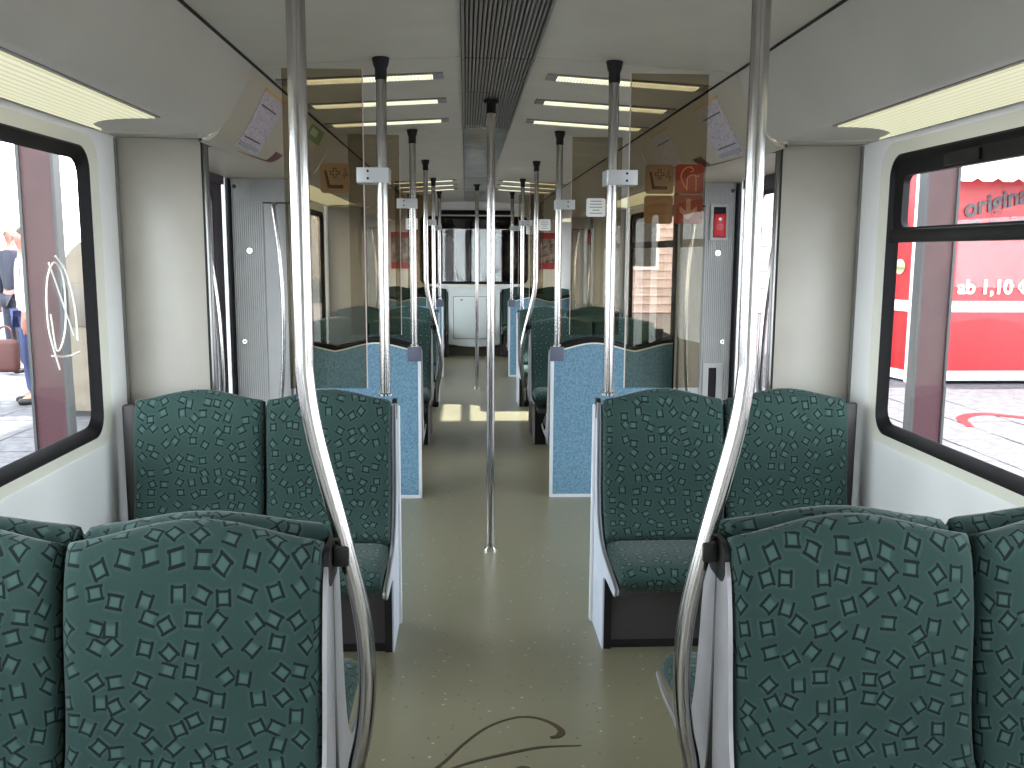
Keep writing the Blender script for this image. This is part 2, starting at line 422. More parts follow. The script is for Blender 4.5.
def yz_loop(x, r): return [Vector((x, a, b)) for a, b in r]
walls = {}
def wall_piece(s, y0, y1, z0, z1, holes=(), m=m_wall):
    bm = prism(B(), [(y0, z0), (y1, z0), (y1, z1), (y0, z1)], 'x', s * 1.38, s * 1.41, holes)
    if s in walls: return obj('wall_panel', bm, m, walls[s])
    walls[s] = struct('wall_' + SIDE[s], bm, m); return walls[s]
WIN = [(.09, 3.305), (.09 + MOD, 3.305 + MOD), (10.52, 12.35)]
BAY = [(-.10, 3.50), (5.265, 8.68), (10.445, 12.6)]
for s in (-1, 1):
    for (wa, wb), (ba, bb) in zip(WIN, BAY):
        wall_piece(s, ba, bb, 0, 1.82, [rrect(wa, wb, .725, 1.785, .09)])
    for k in (-1, 0, 1):
        wall_piece(s, 3.50 + k * MOD, 5.265 + k * MOD, 1.785, 1.83)
        wall_piece(s, 3.50 + k * MOD, 3.535 + k * MOD, 0, 1.785)
        wall_piece(s, 5.0 + k * MOD, 5.265 + k * MOD if k > -1 else -.10, 0, 1.785)
    # vertical joint strip where wall meets pillar
    for k in (0, 1):
        obj('joint_strip', bx(s * 1.372, s * 1.381, 3.462 + k * MOD, 3.476 + k * MOD, 0, 1.80), m_lampframe, walls[s])
wb_ = struct('wall_back', bx(-1.41, 1.41, -2.05, -2.0, 0, 2.1), m_wall)

# ------------------------------------------------------------------ windows
nwin = 0
def window(s, wa, wb, hopper, label_scratch=False):
    global nwin; nwin += 1
    X = lambda d: s * (1.38 + d)
    O = lambda d, zb, zt, r: rrect(wa + d, wb - d, zb, zt, r)
    bm = B(); ring(bm, yz_loop(X(-.002), O(0, .725, 1.785, .09)), yz_loop(X(.007), O(.056, .757, 1.742, .075)))
    fr = obj('window_%d' % nwin, bm, m_rim); fr['kind'] = 'structure'
    bm = B(); L = [(.006, O(.055, .756, 1.743, .075)), (.003, O(.064, .763, 1.736, .07)), (.012, O(.076, .776, 1.722, .06)), (.036, O(.090, .795, 1.700, .055))]
    for (xa, a), (xb, b) in zip(L, L[1:]): ring(bm, yz_loop(X(xa), a), yz_loop(X(xb), b))
    bmesh.ops.remove_doubles(bm, verts=bm.verts, dist=.0005)
    obj('rubber_gasket', bm, m_rubber, fr)
    if hopper:
        obj('transom_bar', bx(X(.008), X(.05), wa + .075, wb - .075, 1.440, 1.485, .006), m_rubber, fr)
        bm = prism(B(), rrect(wa + .08, wb - .08, 1.478, 1.728, .03), 'x', X(.016), X(.04), [rrect(wa + .140, wb - .140, 1.492, 1.668, .03)])
        hf = obj('hopper_frame', bm, m_rubber, fr)
        lt = obj('hopper_latch', bx(X(.006), X(.016), wb - .62, wb - .42, 1.675, 1.712, .004), m_black, hf)
        obj('latch_screw', disc_y(B(), 0, 0, .004, 0, .007), m_chrome, hf).matrix_local = Matrix.Translation(Vector((X(.004), wb - .55, 1.694)) - wloc(hf)) @ Matrix.Rotation(math.pi / 2, 4, 'Z')
        obj('hopper_pane', prism(B(), rrect(wa + .10, wb - .10, 1.482, 1.70, .03), 'x', X(.028), X(.031)), m_glass, hf)
        obj('pane', prism(B(), rrect(wa + .08, wb - .08, .785, 1.45, .04), 'x', X(.032), X(.035)), m_glass, fr)
    else:
        obj('pane', prism(B(), rrect(wa + .08, wb - .08, .785, 1.71, .06), 'x', X(.032), X(.035)), m_glass, fr)
    return fr
wins = {}
for k, (wa, wb) in enumerate(WIN):
    for s in (-1, 1): wins[(k, s)] = window(s, wa, wb, s > 0)
# scratched tag on the near left pane
bm = B(); X0 = -1.410
for pts in ([(2.98, 1.02), (2.92, 1.16), (2.93, 1.30), (2.99, 1.36), (3.05, 1.30), (3.04, 1.15), (2.97, 1.08), (2.94, 1.20)],
            [(2.95, 1.36), (3.02, 1.25), (3.10, 1.12)], [(3.00, 1.38), (3.07, 1.33), (3.12, 1.22), (3.13, 1.10)], [(2.93, 1.07), (3.05, 1.055), (3.14, 1.06)]):
    tube(bm, spline([(X0, a, b) for a, b in pts], 5), .0028, 5)
obj('scratched_scrawl', bm, m_scratch, wins[(0, -1)])

# ------------------------------------------------------------------ doors (two glazed leaves each side)
nd = 0
def door(s, off):
    global nd; nd += 1
    y0, y1 = 3.54 + off, 4.945 + off; ym = (y0 + y1) / 2
    fr = struct('door_%d' % nd, bx(s * 1.37, s * 1.43, y0, y1, 1.74, 1.784), m_doorframe)
    for a, b in ((y0, ym - .004), (ym + .004, y1)):
        leaf = obj('door_leaf', prism(B(), [(a, .0), (b, .0), (b, 1.74), (a, 1.74)], 'x', s * 1.385, s * 1.42, [rrect(a + .055, b - .055 - .13 * (b == y1), .16, 1.70, .06)]), m_doorframe, fr)
        bm = B(); ring(bm, yz_loop(s * 1.383, rrect(a + .042, b - .042 - .13 * (b == y1), .145, 1.715, .07)), yz_loop(s * 1.383, rrect(a + .065, b - .065 - .13 * (b == y1), .17, 1.69, .055)))
        obj('rubber_seal', bm, m_rubber, leaf)
        obj('door_pane', prism(B(), rrect(a + .05, b - .05 - .13 * (b == y1), .155, 1.705, .06), 'x', s * 1.400, s * 1.404), m_glass, leaf)
    obj('side_light', bx(s * 1.392, s * 1.396, y1, y1 + .056, 0, 1.70), m_glass, fr)
    obj('side_light_sill', bx(s * 1.385, s * 1.41, y1, y1 + .056, 0, .25), m_doorframe, fr)
    return fr
for k in (-1, 0, 1):
    for s in (-1, 1): door(s, k * MOD)

# ------------------------------------------------------------------ pillars beside the doors
nt = 0
def pillar(s, y0, y1):
    global nt; nt += 1
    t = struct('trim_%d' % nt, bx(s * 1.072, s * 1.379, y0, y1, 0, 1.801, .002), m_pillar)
    obj('end_profile', bx(s * 1.050, s * 1.072, y0 - .004, y0 + .014, 0, 1.798, .008, 3), m_dsteel, t)
    obj('end_joint', bx(s * 1.0705, s * 1.076, y0 - .002, y1 + .002, 0, 1.80), m_joint, t)
    return t
for k in (0, 1):
    for s in (-1, 1):
        pillar(s, 3.478 + k * MOD, 3.512 + k * MOD)
        pillar(s, 5.02 + k * MOD, 5.262 + k * MOD)
def ridges(x0, x1, y, z0, z1, pitch=.011, d=.004, dirn=-1, skip=None):
    """a corrugated sheet: proud ridges along z"""
    n = int(round(abs(x1 - x0) / pitch)); poly = []
    for i in range(n):
        a = x0 + (x1 - x0) * i / n; w_ = (x1 - x0) / n
        poly += [(a, y), (a + w_ * .2, y + dirn * d), (a + w_ * .7, y + dirn * d), (a + w_ * .9, y)]
    poly += [(x1, y), (x1, y - dirn * .012), (x0, y - dirn * .012)]
    return prism(B(), poly, 'z', z0, z1)
def cover(s, y, dirn, label):
    """ridged grey cover on the door-side face of a pillar, with a smooth recess for the handrail"""
    g = lambda d: y + dirn * d
    r = thing('ridged_pillar_cover', label, 'panel', (s * 1.2, y, 0))
    ze = 1.774; xi = 1.042 if dirn < 0 else 1.078
    obj('ridged_sheet', ridges(s * 1.187, s * 1.352, g(.010), 0 if s < 0 else .0, ze, dirn=dirn), m_grey, r, smooth=False)
    obj('ridged_lintel', ridges(s * xi, s * 1.187, g(.010), 1.655, ze, dirn=dirn), m_grey, r, smooth=False)
    obj('smooth_recess', bx(s * xi, s * 1.187, g(.0005), g(.003), 0, 1.655), m_grey, r)
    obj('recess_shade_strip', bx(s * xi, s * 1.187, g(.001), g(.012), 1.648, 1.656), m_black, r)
    obj('edge_seal', bx(s * 1.353, s * 1.372, g(.001), g(.022), 0, ze, .004), m_rubber, r)
    for x, z in ((1.332, 1.735), (1.305, .915)):
        b = obj('screw_boss', disc_y(B(), s * x, g(.012), g(.020), z, .012), m_chrome, r)
        obj('screw_socket', disc_y(B(), s * x, g(.020), g(.0205), z, .005, 8), m_black, b)
    k = obj('keyhole_plate', disc_y(B(), s * 1.262, g(.012), g(.018), 1.40, .015), m_chrome, r)
    obj('keyhole', bx(s * 1.259, s * 1.265, g(.018), g(.0185), 1.392, 1.408), m_black, k)
    if s > 0:
        f = obj('slot_frame', prism(B(), [(s * 1.20, .3), (s * 1.31, .3), (s * 1.31, .795), (s * 1.20, .795)], 'y', g(.012), g(.022), [[(s * 1.232, .32), (s * 1.278, .32), (s * 1.278, .77), (s * 1.232, .77)]]), m_grey, r, smooth=False)
        obj('slot_back', bx(s * 1.23, s * 1.28, g(.013), g(.015), .3, .78), m_black, r)
    return r
def handrail(s, y, dirn, label):
    Y = y + dirn * .055
    pts = spline([(s * 1.125, y + dirn * .002, 1.645), (s * 1.125, Y - dirn * .012, 1.640), (s * 1.121, Y, 1.60), (s * (1.098 if dirn < 0 else 1.085), Y, 1.37), (s * (1.088 if dirn < 0 else 1.060), Y, 1.10), (s * (1.096 if dirn < 0 else 1.062), Y, .80), (s * 1.12, Y, .52), (s * 1.125, Y - dirn * .012, .488), (s * 1.125, y + dirn * .002, .485)], 8)
    o = obj('curved_handrail', tube(B(), pts, .0125), m_steel)
    return tag(o, label, 'handrail')
for k in (0, 1):
    where = ('', ' at the far second doors')[k]; wh2 = ('first doors', 'far second doors')[k]
    for s in (-1, 1):
        sd = SIDE[s]
        cover(s, 5.02 + k * MOD, -1, ('ridged grey pillar cover with bare keyhole beyond the left first door' if s < 0 else 'ridged grey pillar cover holding a red handle box beyond the right first door') if k == 0 else 'small ridged pillar cover beyond the %s far second door' % sd)
        handrail(s, 5.017 + k * MOD, -1, 'curved steel handrail on the ridged cover beyond the %s %s' % (sd, wh2))
        cover(s, 3.513 + k * MOD, 1, 'ridged grey cover on the back of the white %s pillar before the %s' % (sd, wh2))
        handrail(s, 3.517 + k * MOD, 1, 'curved steel handrail behind the metal edge of the %s pillar before the %s' % (sd, wh2))
# red emergency handle boxes on the right-hand covers
def ebox(off, label):
    y = 5.02 + off - .014
    r = thing('emergency_handle_box', label, 'emergency box', (1.262, y, 1.47))
    obj('housing', prism(B(), rrect(1.212, 1.312, 1.468, 1.664, .008, 2), 'y', y, y - .016, [rrect(1.228, 1.298, 1.484, 1.648, .005, 2)]), m_grey, r, smooth=False)
    obj('recess_back', bx(1.226, 1.300, y - .001, y + .001, 1.482, 1.65), m_black, r)
    h = obj('red_handle', bx(1.231, 1.295, y - .024, y - .002, 1.487, 1.612, .006), m_red, r)
    obj('white_symbol', prism(B(), [(1.263 + .009 * math.cos(t * .6283), 1.583 + .009 * math.sin(t * .6283)) for t in range(10)], 'y', y - .0243, y - .0248), m_white, h)
    bm = B()
    for i, ww in enumerate((.018, .021, .016)): box(bm, 1.263 - ww, 1.263 + ww, y - .0248, y - .0242, 1.55 - i * .011, 1.553 - i * .011)
    obj('white_print_line', bm, mat('pink_print', (230, 120, 124), .5), h)
    return r
ebox(0, 'red emergency handle in a grey recess on the ridged cover by the right first door')
ebox(MOD, 'tiny red emergency handle by the far right door')

# ------------------------------------------------------------------ upholstered benches
def wave(s): 
    return .040 * (.5 - .5 * math.cos(2 * math.pi * s)) ** .9 - .006 * (abs(2 * s - 1) ** 6)
def seat_xy(s, a=.372): return [(s * a, s * .828), (s * .832, s * 1.292)]
def bench_half(r, s, Y, f, dz=0, a=.372, cz=-.010):
    """two seats of a bench at back plane Y; f = -1 faces the camera, +1 faces away"""
    P = lambda y, z: (Y + f * y, z + dz)
    for xa, xb in seat_xy(s, a):
        prof = [P(.165, .375), P(.105, .44), P(.078, .52), P(.066, .62), P(.056, .74), P(.036, .83), P(.012, .868)]
        prof = [(y - f * .0, z) for y, z in prof]
        obj('backrest', pad(xa, xb, prof, .070, wave, .034), m_teal, r, angle=60)
        prof = [P(.482, .335 + cz), P(.455, .346 + cz), P(.36, .350 + cz), P(.25, .345 + cz), P(.13, .343 + cz)]
        obj('seat_cushion', pad(xa, xb, prof, .092, None, .045), m_teal, r, angle=60)
def shell(r, s, Y, f, dz=0, c=0):
    """the silver side shell that follows the seat's side profile"""
    P = lambda y, z: (Y + f * y, z + dz)
    inner = [P(.022, .838), P(.048, .80), P(.072, .70), P(.086, .60), P(.104, .50), P(.140, .405), P(.20, .335 + c * .5), P(.30, .305 + c), P(.40, .303 + c), P(.475, .318 + c)]
    outer = [P(.484, .305 + c), P(.40, .289 + c), P(.28, .288 + c), P(.16, .285 + c * .6), P(.06, .27), P(.008, .36), P(-.008, .50), P(-.014, .62), P(-.017, .74), P(-.018, .83)]
    sm = lambda L: [(p.y, p.z) for p in spline([(0, a, b) for a, b in L], 4)]
    return obj('side_shell', prism(B(), sm(inner) + sm(outer), 'x', s * .3625, s * .3705), m_shell, r, smooth=False)
def door_bench(s, Y, label, glass_side=True):
    """bench with its back to the doors, facing the camera"""
    r = thing('seat_bench', label, 'bench', (s * .85, Y - .2, 0))
    bench_half(r, s, Y - .02, -1, 0, .385)
    side = [(p.y, p.z) for p in spline([(0, Y - .004, .845), (0, Y - .020, .838), (0, Y - .036, .70), (0, Y - .046, .56), (0, Y - .075, .45), (0, Y - .125, .385), (0, Y - .20, .350), (0, Y - .30, .334), (0, Y - .47, .316), (0, Y - .492, .300), (0, Y - .46, .284), (0, Y - .30, .280), (0, Y - .245, .262)], 4)]
    obj('side_panel', prism(B(), [(Y - .245, 0), (Y, 0)] + side, 'x', s * .368, s * .383), m_sidep, r, smooth=False)
    bm = B(); tube(bm, [(s * .3725, a, b) for a, b in side], .0045, 6); obj('side_lip', bm, m_lampframe, r)
    obj('pedestal', bx(s * .392, s * 1.375, Y - .235, Y - .215, .012, .285), m_pedestal, r)
    obj('pedestal_post', bx(s * .374, s * .40, Y - .247, Y - .21, 0, .29), m_black, r)
    obj('toe_strip', bx(s * .392, s * 1.375, Y - .236, Y - .2, 0, .03), m_black, r)
    bk = obj('back_panel', bx(s * .378, s * 1.30, Y + .004, Y + .024, 0, .84, .003), m_blue, r)
    obj('edge_trim', bx(s * .358, s * .378, Y + .001, Y + .034, 0, .84, .004), m_lgrey, r)
    obj('edge_cap', bx(s * .366, s * .384, Y - .012, Y + .022, .79, .866, .004), m_black, r)
    obj('wall_filler', bx(s * 1.296, s * 1.350, Y - .022, Y + .0, .05, .85, .012, 3), m_pedestal, r)  # dark block put in for the shadow gap between seat and wall
    return r
def double_bench(s, Y, label):
    r = thing('back_to_back_bench', label, 'bench', (s * .85, Y, 0))
    for f, o in ((-1, -.034), (1, .034)):
        bench_half(r, s, Y + o * .42, f, .012, .372, .018)
        shell(r, s, Y + o * .65, f, .012, .03)
    # black cap that joins the shells and dark liner between them
    obj('shell_cap', prism(B(), rrect(Y - .056, Y + .056, .792, .868, .024, 4), 'x', s * .361, s * .3715), m_black, r)
    obj('liner', prism(B(), [(Y - .055, .80), (Y + .055, .80), (Y + .06, .6), (Y + .11, .42), (Y + .16, .30), (Y - .16, .30), (Y - .11, .42), (Y - .06, .6)], 'x', s * .366, s * .3715), m_black, r, smooth=False)
    obj('core_panel', bx(s * .384, s * 1.372, Y - .008, Y + .008, .30, .835), m_black, r)
    obj('pedestal', prism(B(), [(Y - .24, 0), (Y + .24, 0), (Y + .24, .285), (Y - .24, .285)], 'x', s * .39, s * .47), m_black, r, smooth=False)
    obj('leg', bx(s * .376, s * .39, Y - .245, Y - .215, 0, .29), m_shell, r)
    obj('leg', bx(s * .376, s * .39, Y + .215, Y + .245, 0, .29), m_shell, r)
    obj('underframe', bx(s * .40, s * 1.37, Y - .40, Y + .40, .262, .29), m_pedestal, r)
    return r
def away_bench(s, Y, label):
    """bench behind a blue partition, facing away from the camera; the black backs of its pads show over the partition"""
    r = thing('seat_bench', label, 'bench', (s * .85, Y + .2, 0))
    bench_half(r, s, Y + .012, 1, .012)
    shell(r, s, Y + .012, 1, .012)
    obj('pedestal', bx(s * .40, s * 1.375, Y + .215, Y + .235, 0, .285), m_pedestal, r)
    for xa, xb in seat_xy(s):
        prof = [(Y + .012, .80), (Y + .010, .84), (Y + .006, .895)]
        obj('back_shell', prism(B(), [(xa + (xb - xa) * i / 16, .888 + wave(i / 16)) for i in range(17)] + [(xb, .75), (xa, .75)], 'y', Y + .002, Y - .012), m_black, r, smooth=False)
    return r
def partition(s, Y, label):
    """blue partition: wavy topped laminate panel, light trims, slate corner bracket"""
    r = thing('blue_partition', label, 'partition', (s * .7, Y, 0))
    top = []
    for xa, xb in ((s * .384, s * .843), (s * .843, s * 1.06)):
        n = 18
        for i in range(n + 1):
            t = i / n * (1 if abs(xb) < .9 else .47); top.append((xa + (xb - xa) * i / n, .851 + wave(t)))
    poly = [(s * .384, .018)] + top + [(s * 1.06, .018)]
    obj('laminate_panel', prism(B(), poly, 'y', Y - .014, Y + .004), m_blue, r, smooth=False)
    bm = B(); tube(bm, [(x, Y - .012, z + .001) for x, z in top if True], .0045, 6); obj('piping', bm, m_rim, r)
    bm = B(); tube(bm, [(x, Y - .002, z + .011) for x, z in top], .011, 8); obj('top_rubber', bm, m_black, r)
    obj('edge_trim', bx(s * .366, s * .384, Y - .017, Y + .008, 0, .80, .003), m_lgrey, r)
    obj('bottom_trim', bx(s * .384, s * 1.06, Y - .017, Y + .006, 0, .018), m_lgrey, r)
    obj('corner_bracket', bx(s * .364, s * .440, Y - .022, Y + .012, .79, .872, .004), m_bracket, r)
    return r
double_bench(-1, 1.662, 'nearest teal patterned back-to-back bench against the left wall')
double_bench(1, 1.662, 'nearest teal patterned back-to-back bench against the right wall')
door_bench(-1, 3.335, 'teal patterned two seat bench facing the camera before the left first door')
door_bench(1, 3.335, 'teal patterned two seat bench facing the camera before the right first door')
for k in (0, 1):
    nm = ('first', 'far second')[k]
    for s in (-1, 1):
        partition(s, 5.155 + k * MOD, 'blue mottled partition with slate bracket and white trim beyond the %s %s door' % (SIDE[s], nm))
        away_bench(s, 5.20 + k * MOD, 'dark backed bench facing away just behind the %s blue partition of the %s doors' % (SIDE[s], nm))
for s in (-1, 1):
    double_bench(s, 1.662 + MOD, 'green back-to-back bench in the second bay along the %s wall' % SIDE[s])
    door_bench(s, 3.335 + MOD, 'small teal bench facing the camera before the far second door on the %s' % SIDE[s])
    r = thing('seat_bench', 'farthest teal bench against the end wall on the %s of the white cabinet' % SIDE[s], 'bench', (s * .85, 12.3, 0))
    bench_half(r, s, 12.52, -1, .03); shell(r, s, 12.52, -1, .03)
    obj('side_panel', prism(B(), [(12.30, 0), (12.58, 0), (12.58, .86), (12.53, .86), (12.45, .45), (12.30, .30)], 'x', s * .37, s * .35), m_pedestal, r, smooth=False)
    obj('pedestal', bx(s * .392, s * 1.37, 12.30, 12.32, 0, .30), m_pedestal, r)

# ------------------------------------------------------------------ grab poles
def socket(r, x, y, zt, h=.074, rb=.0205, rt=.030):
    obj('ceiling_socket', lathe(B(), [(rb, zt - h), (rb, zt - h * .5), (rb + .004, zt - h * .4), (rt, zt - .006), (rt, zt)], x, y), m_black, r)
def straight_pole(s, Y, z0, label, flange=True):
    x = s * .404; zt = ceil_z(x)
    r = thing('grab_pole', label, 'pole', (x, Y, z0))
    obj('tube', tube(B(), [(x, Y, z0), (x, Y, zt - .07)], .0185, 16), m_steel, r)
    socket(r, x, Y, zt)
    obj('base_collar', lathe(B(), [(.026, z0), (.026, z0 + .008), (.02, z0 + .012)], x, Y), m_chrome, r)
    return r
def bent_pole(s, Y, label):
    x = s * .4045; zt = ceil_z(x)
    pts = [(s * a, Y, b) for a, b in ((.4045, zt - .07), (.4045, 1.6), (.4045, 1.26), (.4035, 1.17), (.388, 1.06), (.342, .87), (.311, .725), (.302, .60), (.311, .49), (.327, .41), (.335, .33), (.336, .275))]
    r = thing('bent_grab_pole', label, 'pole', (x, Y, .26))
    obj('tube', tube(B(), spline(pts, 8), .0168, 16), m_steel, r)
    socket(r, x, Y, zt)
    obj('seat_clamp', bx(s * .330, s * .3605, Y - .022, Y + .022, .822, .862, .006), m_black, r)
    obj('foot_clamp', bx(s * .318, s * .3608, Y - .03, Y + .03, .245, .285, .006), m_black, r)
    return r
bent_pole(-1, 1.662, 'nearest bent steel grab pole rising from the near left bench')
bent_pole(1, 1.662, 'nearest bent steel grab pole rising from the near right bench')
for s in (-1, 1):
    bent_pole(s, 1.662 + MOD, 'far bent steel grab pole beside the second bay bench on the %s' % SIDE[s])
    straight_pole(s, 3.292, .886, 'straight steel grab pole on the aisle corner of the %s bench before the first door' % SIDE[s])
    straight_pole(s, 5.165, .872, 'straight steel grab pole on the slate bracket of the %s first blue partition' % SIDE[s])
    straight_pole(s, 3.292 + MOD, .886, 'thin far steel grab pole on the %s bench before the far second door' % SIDE[s])
    straight_pole(s, 5.165 + MOD, .872, 'farthest steel grab pole on the bracket of the %s far blue partition' % SIDE[s])
def centre_pole(Y, label):
    r = thing('floor_grab_pole', label, 'pole', (0, Y, 0))
    zt = 2.066
    obj('tube', tube(B(), [(0, Y, 0), (0, Y, zt - .05)], .0185, 16), m_steel, r)
    obj('floor_flange', lathe(B(), [(.033, 0), (.033, .007), (.024, .016), (.019, .02)], 0, Y), m_chrome, r)
    obj('ceiling_socket', lathe(B(), [(.0215, zt - .058), (.0215, zt - .014), (.034, zt - .012), (.034, zt)], 0, Y), m_black, r)
centre_pole(4.202, 'tall steel pole standing mid-floor between the first doors')
centre_pole(4.202 + MOD, 'smaller steel pole standing mid-floor between the far second doors')

# ------------------------------------------------------------------ tinted glass screens with stickers
def rsq(x0, x1, z0, z1, y, r=.012): return prism(B(), rrect(x0, x1, z0, z1, r, 4), 'y', y, y - .0012)
def screen(s, Y, z0, label, stickers='', pole=None):
    x0, x1 = s * .478, s * .757
    r = thing('glass_screen', label, 'glass screen', (s * .62, Y, z0))
    zt = ceil_z(.765) - .004
    obj('tinted_pane', bx(x0, x1, Y - .004, Y + .004, z0, zt), m_tint, r)
    obj('edge_strip', bx(x0 - s * .003, x0, Y - .005, Y + .005, z0, zt), mat('pale_glass_edge', (196, 176, 166), .3) if 'pale_glass_edge' not in bpy.data.materials else bpy.data.materials['pale_glass_edge'], r)
    py = pole
    ya, yb = min(Y, py) - .024, max(Y, py) + .024 if py > Y - .06 else Y + .008
    hole = [(s * .404 + .0192 * math.cos(2 * math.pi * q / 16), py + .0192 * math.sin(2 * math.pi * q / 16)) for q in range(16)]
    c = obj('pole_clamp', prism(B(), rrect(*sorted((s * .380, s * .492)), ya, yb, .008, 3), 'z', 1.636, 1.687, [hole]), m_clamp, r)
    obj('clamp_screw', disc_y(B(), s * .452, ya, ya - .003, 1.675, .0045, 8), m_black, c)
    obj('clamp_screw', disc_y(B(), s * .452, ya, ya - .003, 1.650, .0045, 8), m_black, c)
    yf = Y + .0068 if stickers != 'notice' else Y - .0052
    y2 = yf - .0014
    def seat_sign(xa, za, mir=1):
        """priority seat pictogram: a seat profile, an outlined cross, a figure 4"""
        st = obj('priority_seat_sticker', rsq(xa, xa + .104, za, za + .105, yf), m_sbrown, r, smooth=False); st['label'] = 'brown square sticker with a seat, cross and figure 4'
        u = lambda a: xa + a * .104 if mir > 0 else xa + .104 - (1 - a) * 0 - (.104 - a * .104)
        w_ = lambda b: za + b * .105
        obj('seat_pictogram', prism(B(), [(u(.14), w_(.74)), (u(.21), w_(.76)), (u(.34), w_(.27)), (u(.78), w_(.27)), (u(.78), w_(.15)), (u(.25), w_(.15))], 'y', y2, y2 - .0004), m_sdark, st, smooth=False)
        cr = lambda k: [(u(.50 + k * a), w_(.67 + k * b)) for a, b in ((-.06, -.17), (.06, -.17), (.06, -.06), (.17, -.06), (.17, .06), (.06, .06), (.06, .17), (-.06, .17), (-.06, .06), (-.17, .06), (-.17, -.06), (-.06, -.06))]
        obj('cross_pictogram', prism(B(), cr(1), 'y', y2, y2 - .0004, [[(u(.50 + a), w_(.67 + b)) for a, b in ((-.03, -.14), (.03, -.14), (.03, -.03), (.14, -.03), (.14, .03), (.03, .03), (.03, .14), (-.03, .14), (-.03, .03), (-.14, .03), (-.14, -.03), (-.03, -.03))]]), m_sdark, st, smooth=False)
        bm = B(); d = -1 if mir > 0 else 1; cx = .84
        for a, b in (((cx + d * -.01, .83), (cx + d * .10, .58)), ((cx + d * .12, .58), (cx - d * .08, .58)), ((cx - d * .02, .70), (cx - d * .02, .46))):
            tube(bm, [(u(a[0]), y2, w_(a[1])), (u(b[0]), y2, w_(b[1]))], .0021, 5)
        obj('figure_four', bm, m_sdark, st)
    if stickers == 'right':
        seat_sign(.538, 1.612)
        st = obj('figure_sticker', rsq(.648, .752, 1.614, 1.719, yf), m_sred, r, smooth=False); st['label'] = 'oxblood sticker with an orange outlined figure'
        X_ = lambda a: .648 + a * .104
        Z_ = lambda b: 1.614 + b * .105
        bm = B()
        for pts in ([(.40, .18), (.28, .35), (.20, .60), (.30, .82), (.48, .91), (.60, .86), (.62, .76), (.52, .74)],
                    [(.42, .10), (.42, .48), (.48, .60), (.60, .64), (.72, .58), (.74, .10)], [(.74, .60), (.84, .60)]):
            tube(bm, spline([(X_(a), y2, Z_(b)) for a, b in pts], 5), .0019, 5)
        obj('figure_outline', bm, m_sorange, st)
        st = obj('blank_sticker', rsq(.536, .641, 1.505, 1.607, yf), m_sbrown, r, smooth=False); st['label'] = 'plain brown square sticker'
        bm = B()
        for b in (.34, .62, .86): box(bm, .548, .632, y2, y2 - .0004, 1.505 + b * .102, 1.505 + b * .102 + .006)
        obj('faint_stripe', bm, mat('faint_stripe', (190, 128, 80), .5), st)
        st = obj('arrow_sticker', rsq(.646, .752, 1.505, 1.609, yf), m_smauve, r, smooth=False); st['label'] = 'mauve sticker with a pale down arrow'
        X_ = lambda a: .646 + a * .106
        Z_ = lambda b: 1.505 + b * .104
        obj('down_arrow', prism(B(), [(X_(.42), Z_(.88)), (X_(.58), Z_(.88)), (X_(.58), Z_(.45)), (X_(.80), Z_(.62)), (X_(.80), Z_(.42)), (X_(.5), Z_(.14)), (X_(.2), Z_(.42)), (X_(.2), Z_(.62)), (X_(.42), Z_(.45))], 'y', y2, y2 - .0004), m_spale, st, smooth=False)
    elif stickers == 'left':
        seat_sign(-.632, 1.606, -1)
    elif stickers == 'notice':
        xa = .560 if s > 0 else -.66
        st = obj('white_notice', rsq(xa, xa + .108, 1.598, 1.700, yf), m_white, r, smooth=False)
        bm = B()
        for i, ww in enumerate((.062, .066, .07, .040, .07)):
            z = 1.682 - i * .0165; box(bm, xa + .054 - ww / 2, xa + .054 + ww / 2, y2, y2 - .0004, z, z + .0035)
        obj('print_line', bm, m_ink, st)
    return r
for s in (-1, 1):
    sd = SIDE[s]
    screen(s, 3.372, .90, ('bronze tinted glass screen with one seat sticker above the left first bench' if s < 0 else 'bronze tinted glass screen with four square stickers above the right first bench'), sd, 3.292)
    screen(s, 5.20, .935, 'tinted glass screen above the %s first blue partition' % sd + (' with a white notice' if s > 0 else ''), 'notice' if s > 0 else '', 5.165)
    screen(s, 3.372 + MOD, .90, 'far tinted glass screen above the %s bench before the second doors' % sd, 'notice', 3.292 + MOD)
    screen(s, 5.20 + MOD, .935, 'farthest tinted glass screen above the %s far blue partition' % sd, 'notice' if s > 0 else '', 5.165 + MOD)

# ------------------------------------------------------------------ ceiling strip and lamps
def grille(y0, y1, label):
    r = thing('ceiling_grille', label, 'ceiling grille', (0, (y0 + y1) / 2, 2.05))
    obj('backing', bx(-.117, .119, y0, y1, 2.088, 2.098), m_black, r)
    for s in (-1, 1): obj('frame', bx(.001 + s * .118, .001 + s * .1275, y0, y1, 2.062, 2.10), m_slat, r)
    me = None
    for i in range(18):
        x = -.1095 + i * .0130
        if me is None:
            o = obj('slat', bx(-.0038, .0038, y0 + .002, y1 - .002, 2.068, 2.088, .0015, 1), m_slat, r); me = o
            o.location.x = x
        else:
            o = me.copy(); C.objects.link(o); o.location.x = x
    return r
grille(-1.9, 3.325, 'long black slatted ceiling grille overhead nearest the camera')
grille(3.335, 4.02, 'short black slatted ceiling grille just before the mid-floor pole')
grille(4.026, 5.18, 'black slatted ceiling grille between the lamps above the mid-floor pole')
r = thing('ceiling_strip', 'smeared grey metal ceiling strip running on beyond the black slats', 'ceiling strip', (0, 8, 2.05))
for a, b in ((5.19, 8.50), (8.515, 10.45), (10.465, 12.55)): obj('metal_plate', bx(-.1265, .1265, a, b, 2.068, 2.09, .002), m_strip, r)
